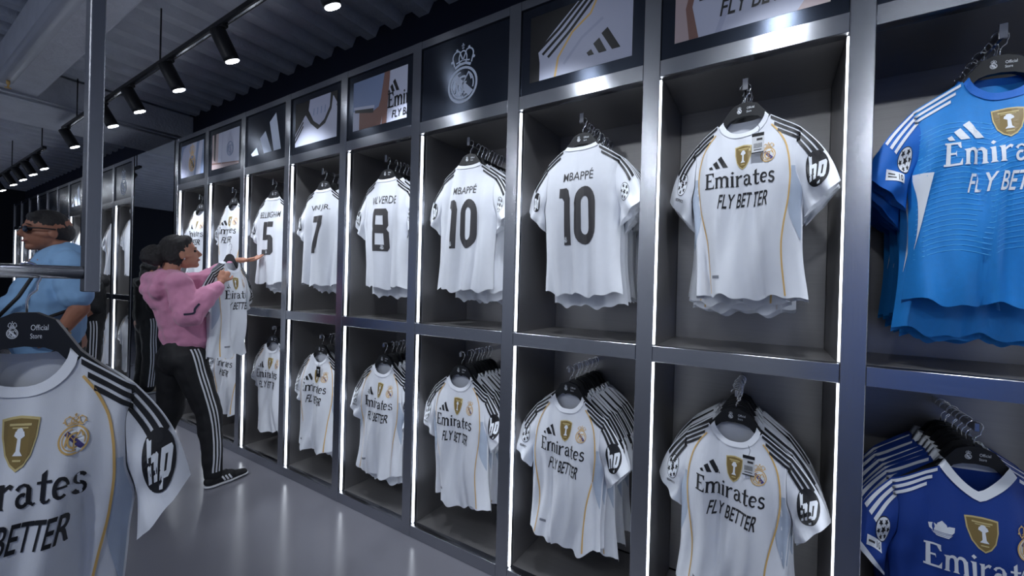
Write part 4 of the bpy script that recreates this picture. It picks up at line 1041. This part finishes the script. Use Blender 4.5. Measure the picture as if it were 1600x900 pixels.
# jersey in her hand
o = copy_tree(proto(('home', 2))); o.location = (-3.50, 1.530, 1.735); o.rotation_euler = (0, 0, math.radians(122)); tag(o, 'white jersey on a hanger held up by the woman in pink', 'jersey')
h = hanger_copy(False); h.location = (-3.50, 1.530, 1.765); h.rotation_euler = (0, 0, math.radians(122)); tag(h, 'dark hanger gripped by the woman in pink', 'hanger')

# ---- the man in sunglasses
mn = empty('person'); tag(mn, 'man in light blue T-shirt and dark sunglasses standing behind the steel rail', 'person')
MX = -4.0
def mbody(bm):
    P, M3 = head(bm, (MX, .672, 1.775), (.06, -.99, -.06), (0, -.03, 1), 1.12); HP_['m'] = (P, M3)
    loft(bm, (MX, .715, 1.70), (MX, .735, 1.58), .066, .075); loft(bm, (MX, .74, 1.52), (MX, .70, 1.15), .16, .15); loft(bm, (MX, .71, 1.05), (MX, .71, .95), .16, .15)
    for sx, S, El, Wr in ((1, (MX+.20, .745, 1.545), (MX+.26, .775, 1.285), (MX+.22, .700, 1.13)), (-1, (MX-.20, .745, 1.545), (MX-.27, .76, 1.27), (MX-.20, .60, 1.14))):
        loft(bm, (MX, .74, 1.54), S, .08, .07); loft(bm, S, El, .062, .052); loft(bm, El, Wr, .052, .033); hand(bm, Wr, (-.1*sx, -.75, -.45), (-sx, 0, -.1), (0, -.6, .6), .45, 1.05)
    for sx in (-1, 1): loft(bm, (MX+sx*.10, .71, .95), (MX+sx*.11, .69, .50), .095, .062); loft(bm, (MX+sx*.11, .69, .50), (MX+sx*.12, .72, .08), .060, .040); loft(bm, (MX+sx*.12, .72, .05), (MX+sx*.13, .56, .03), .032, .016)
fuse('body', mbody, .006, mn, SKIN2, 3)
P, M3 = HP_['m']; face(P, M3, mn, 1.12)
def mhair(bm): ell(bm, P(-.010, 0, .046), (.094*1.08, .076*1.1, .084*1.1), M3); loft(bm, P(.045, -.035, .082), P(.045, .035, .082), .030, .030); ell(bm, P(-.045, 0, .0), (.075*1.1, .074*1.1, .075*1.1), M3); ell(bm, P(-.03, 0, .0), (.05, .088, .05), M3)
fuse('hair', mhair, .007, mn, HAIR, 2, .003, 60)
sg_ = empty('sunglasses'); sg_.parent = mn
for s1 in (-1, 1):
    b = bmesh.new(); ell(b, P(.090, s1*.034, .008), (.012, .032, .022), M3); me = bpy.data.meshes.new('lens'); b.to_mesh(me); b.free(); mesh_obj('lens', me, sg_, GLASS_D)
    BM().tube([P(.086, s1*.062, .014), P(.05, s1*.084, .014), P(-.015, s1*.086, .010)], .0045, 6).build('temple', STRAP, sg_)
BM().tube([P(.102, -.012, .012), P(.105, 0, .016), P(.102, .012, .012)], .004, 6).build('bridge', STRAP, sg_)
def mshirt(bm):
    loft(bm, (MX, .745, 1.535), (MX, .70, 1.33), .185, .195, ((0, 1, 0), .84)); loft(bm, (MX, .685, 1.33), (MX, .69, 1.05), .205, .19, ((0, 1, 0), .88)); loft(bm, (MX-.05, .56, 1.28), (MX+.05, .56, 1.28), .10, .10)
    loft(bm, (MX-.16, .745, 1.575), (MX+.16, .745, 1.575), .085, .085); loft(bm, (MX, .735, 1.60), (MX, .735, 1.63), .082, .078)
    for sx in (-1, 1): loft(bm, (MX+sx*.19, .745, 1.545), (MX+sx*.245, .765, 1.37), .088, .088)
fuse('t_shirt', mshirt, .010, mn, LBLUE, 3, .010, 9)
def mtrou(bm):
    loft(bm, (MX, .70, 1.06), (MX, .71, .95), .185, .18, ((0, 1, 0), .85))
    for sx in (-1, 1): loft(bm, (MX+sx*.10, .71, .92), (MX+sx*.11, .69, .50), .115, .085); loft(bm, (MX+sx*.11, .69, .50), (MX+sx*.12, .72, .10), .085, .070)
fuse('trousers', mtrou, .011, mn, BLKF, 3, .012, 9)
for sx in (-1, 1): shoe('shoe', (MX+sx*.12, .79, 0), (MX+sx*.13, .47, 0), mn, BLKF)
bg = empty('shoulder_bag'); bg.parent = mn
BM().box((MX-.13, .40, 1.05), (MX+.14, .47, 1.235), .02).build('bag_body', STRAP, bg)
BM().tube([(MX+.135, .45, 1.22), (MX+.20, .53, 1.36), (MX+.14, .60, 1.50), (MX-.05, .64, 1.64), (MX-.2, .80, 1.62)], .010, 8).build('strap', STRAP, bg); BM().tube([(MX+.14, .45, 1.22), (MX+.215, .62, 1.22), (MX+.2, .80, 1.30), (MX+.0, .93, 1.45), (MX-.2, .84, 1.62)], .010, 8).build('strap', STRAP, bg)
wt = empty('wrist_watch'); wt.parent = mn
wp = Vector((MX+.222, .707, 1.145)); ax_ = Vector((-.04, -.075, -.155)).normalized(); u_ = ax_.orthogonal().normalized(); w_ = ax_.cross(u_)
BM().tube([wp+(u_*math.cos(a)+w_*math.sin(a))*.041 for a in [2*PI*k/20 for k in range(21)]], .007, 6, False).build('watch_band', WATCHG, wt); BM().tube([wp+Vector((.040, 0, .008)), wp+Vector((.050, 0, .012))], .019, 14).build('watch_case', STRAP, wt)

# ---- the person in black, seen in the looking glass
dp = empty('person'); tag(dp, 'person in black hoodie and black striped trousers, seen again in the mirror', 'person')
DX, DY = -6.85, 1.50
def dbody(bm):
    P, M3 = head(bm, (DX, DY-.03, 1.58), (.25, -.96, 0), (0, 0, 1), 1.0); HP_['d'] = (P, M3)
    loft(bm, (DX, DY, 1.50), (DX, DY, 1.42), .055, .06); loft(bm, (DX, DY, 1.36), (DX, DY, 1.05), .13, .12); loft(bm, (DX, DY, 1.0), (DX, DY, .9), .13, .14)
    for sx in (-1, 1):
        S, El, Wr = (DX+sx*.17, DY, 1.38), (DX+sx*.22, DY+.02, 1.13), (DX+sx*.20, DY-.14, .98)
        loft(bm, (DX, DY, 1.38), S, .06, .055); loft(bm, S, El, .05, .04); loft(bm, El, Wr, .04, .028); hand(bm, Wr, (0, -.6, -.7), (-sx, 0, 0), (0, -.7, .6), .4, 1.0)
        loft(bm, (DX+sx*.09, DY, .88), (DX+sx*.10, DY-.01, .47), .09, .058); loft(bm, (DX+sx*.10, DY-.01, .47), (DX+sx*.11, DY+.02, .08), .056, .038); loft(bm, (DX+sx*.11, DY+.01, .05), (DX+sx*.12, DY-.13, .03), .032, .016)
fuse('body', dbody, .006, dp, SKIN2, 3); P, M3 = HP_['d']; face(P, M3, dp)
def dhair(bm): ell(bm, P(-.022, 0, .035), (.10, .084, .095), M3); ell(bm, P(-.055, 0, -.06), (.07, .085, .11), M3); ell(bm, P(-.06, 0, -.15), (.055, .085, .09), M3)
fuse('hair', dhair, .008, dp, HAIR, 2, .004, 50)
def dtop(bm):
    loft(bm, (DX, DY, 1.37), (DX, DY, .98), .17, .175, ((0, 1, 0), .85)); loft(bm, (DX-.15, DY, 1.40), (DX+.15, DY, 1.40), .08, .08); loft(bm, (DX-.08, DY+.09, 1.42), (DX+.08, DY+.09, 1.42), .07, .07)
    for sx in (-1, 1): loft(bm, (DX+sx*.17, DY, 1.38), (DX+sx*.225, DY+.02, 1.12), .080, .075)
fuse('hoodie', dtop, .012, dp, BLKF, 3, .010, 9)
def dtr(bm):
    loft(bm, (DX, DY, 1.0), (DX, DY, .90), .165, .165, ((0, 1, 0), .85))
    for sx in (-1, 1): loft(bm, (DX+sx*.09, DY, .88), (DX+sx*.105, DY-.01, .47), .112, .090); loft(bm, (DX+sx*.105, DY-.01, .47), (DX+sx*.11, DY+.02, .10), .090, .082)
dt = fuse('trousers', dtr, .012, dp, BLKF, 3, .010, 9); tr = bvh(dt)
for k in range(3):
    d_ = .026*(k-1); side_stripe('trouser_stripe', tr, bez([(DX+1, DY+d_, .98), (DX+1, DY+d_, .7), (DX+1, DY+d_-.005, .4), (DX+1, DY+d_+.015, .10)], 8), (-1, 0, 0), dp, STRW, .012)
for sx in (-1, 1): shoe('shoe', (DX+sx*.11, DY+.09, 0), (DX+sx*.12, DY-.20, 0), dp, BEIGE, None, RUB)
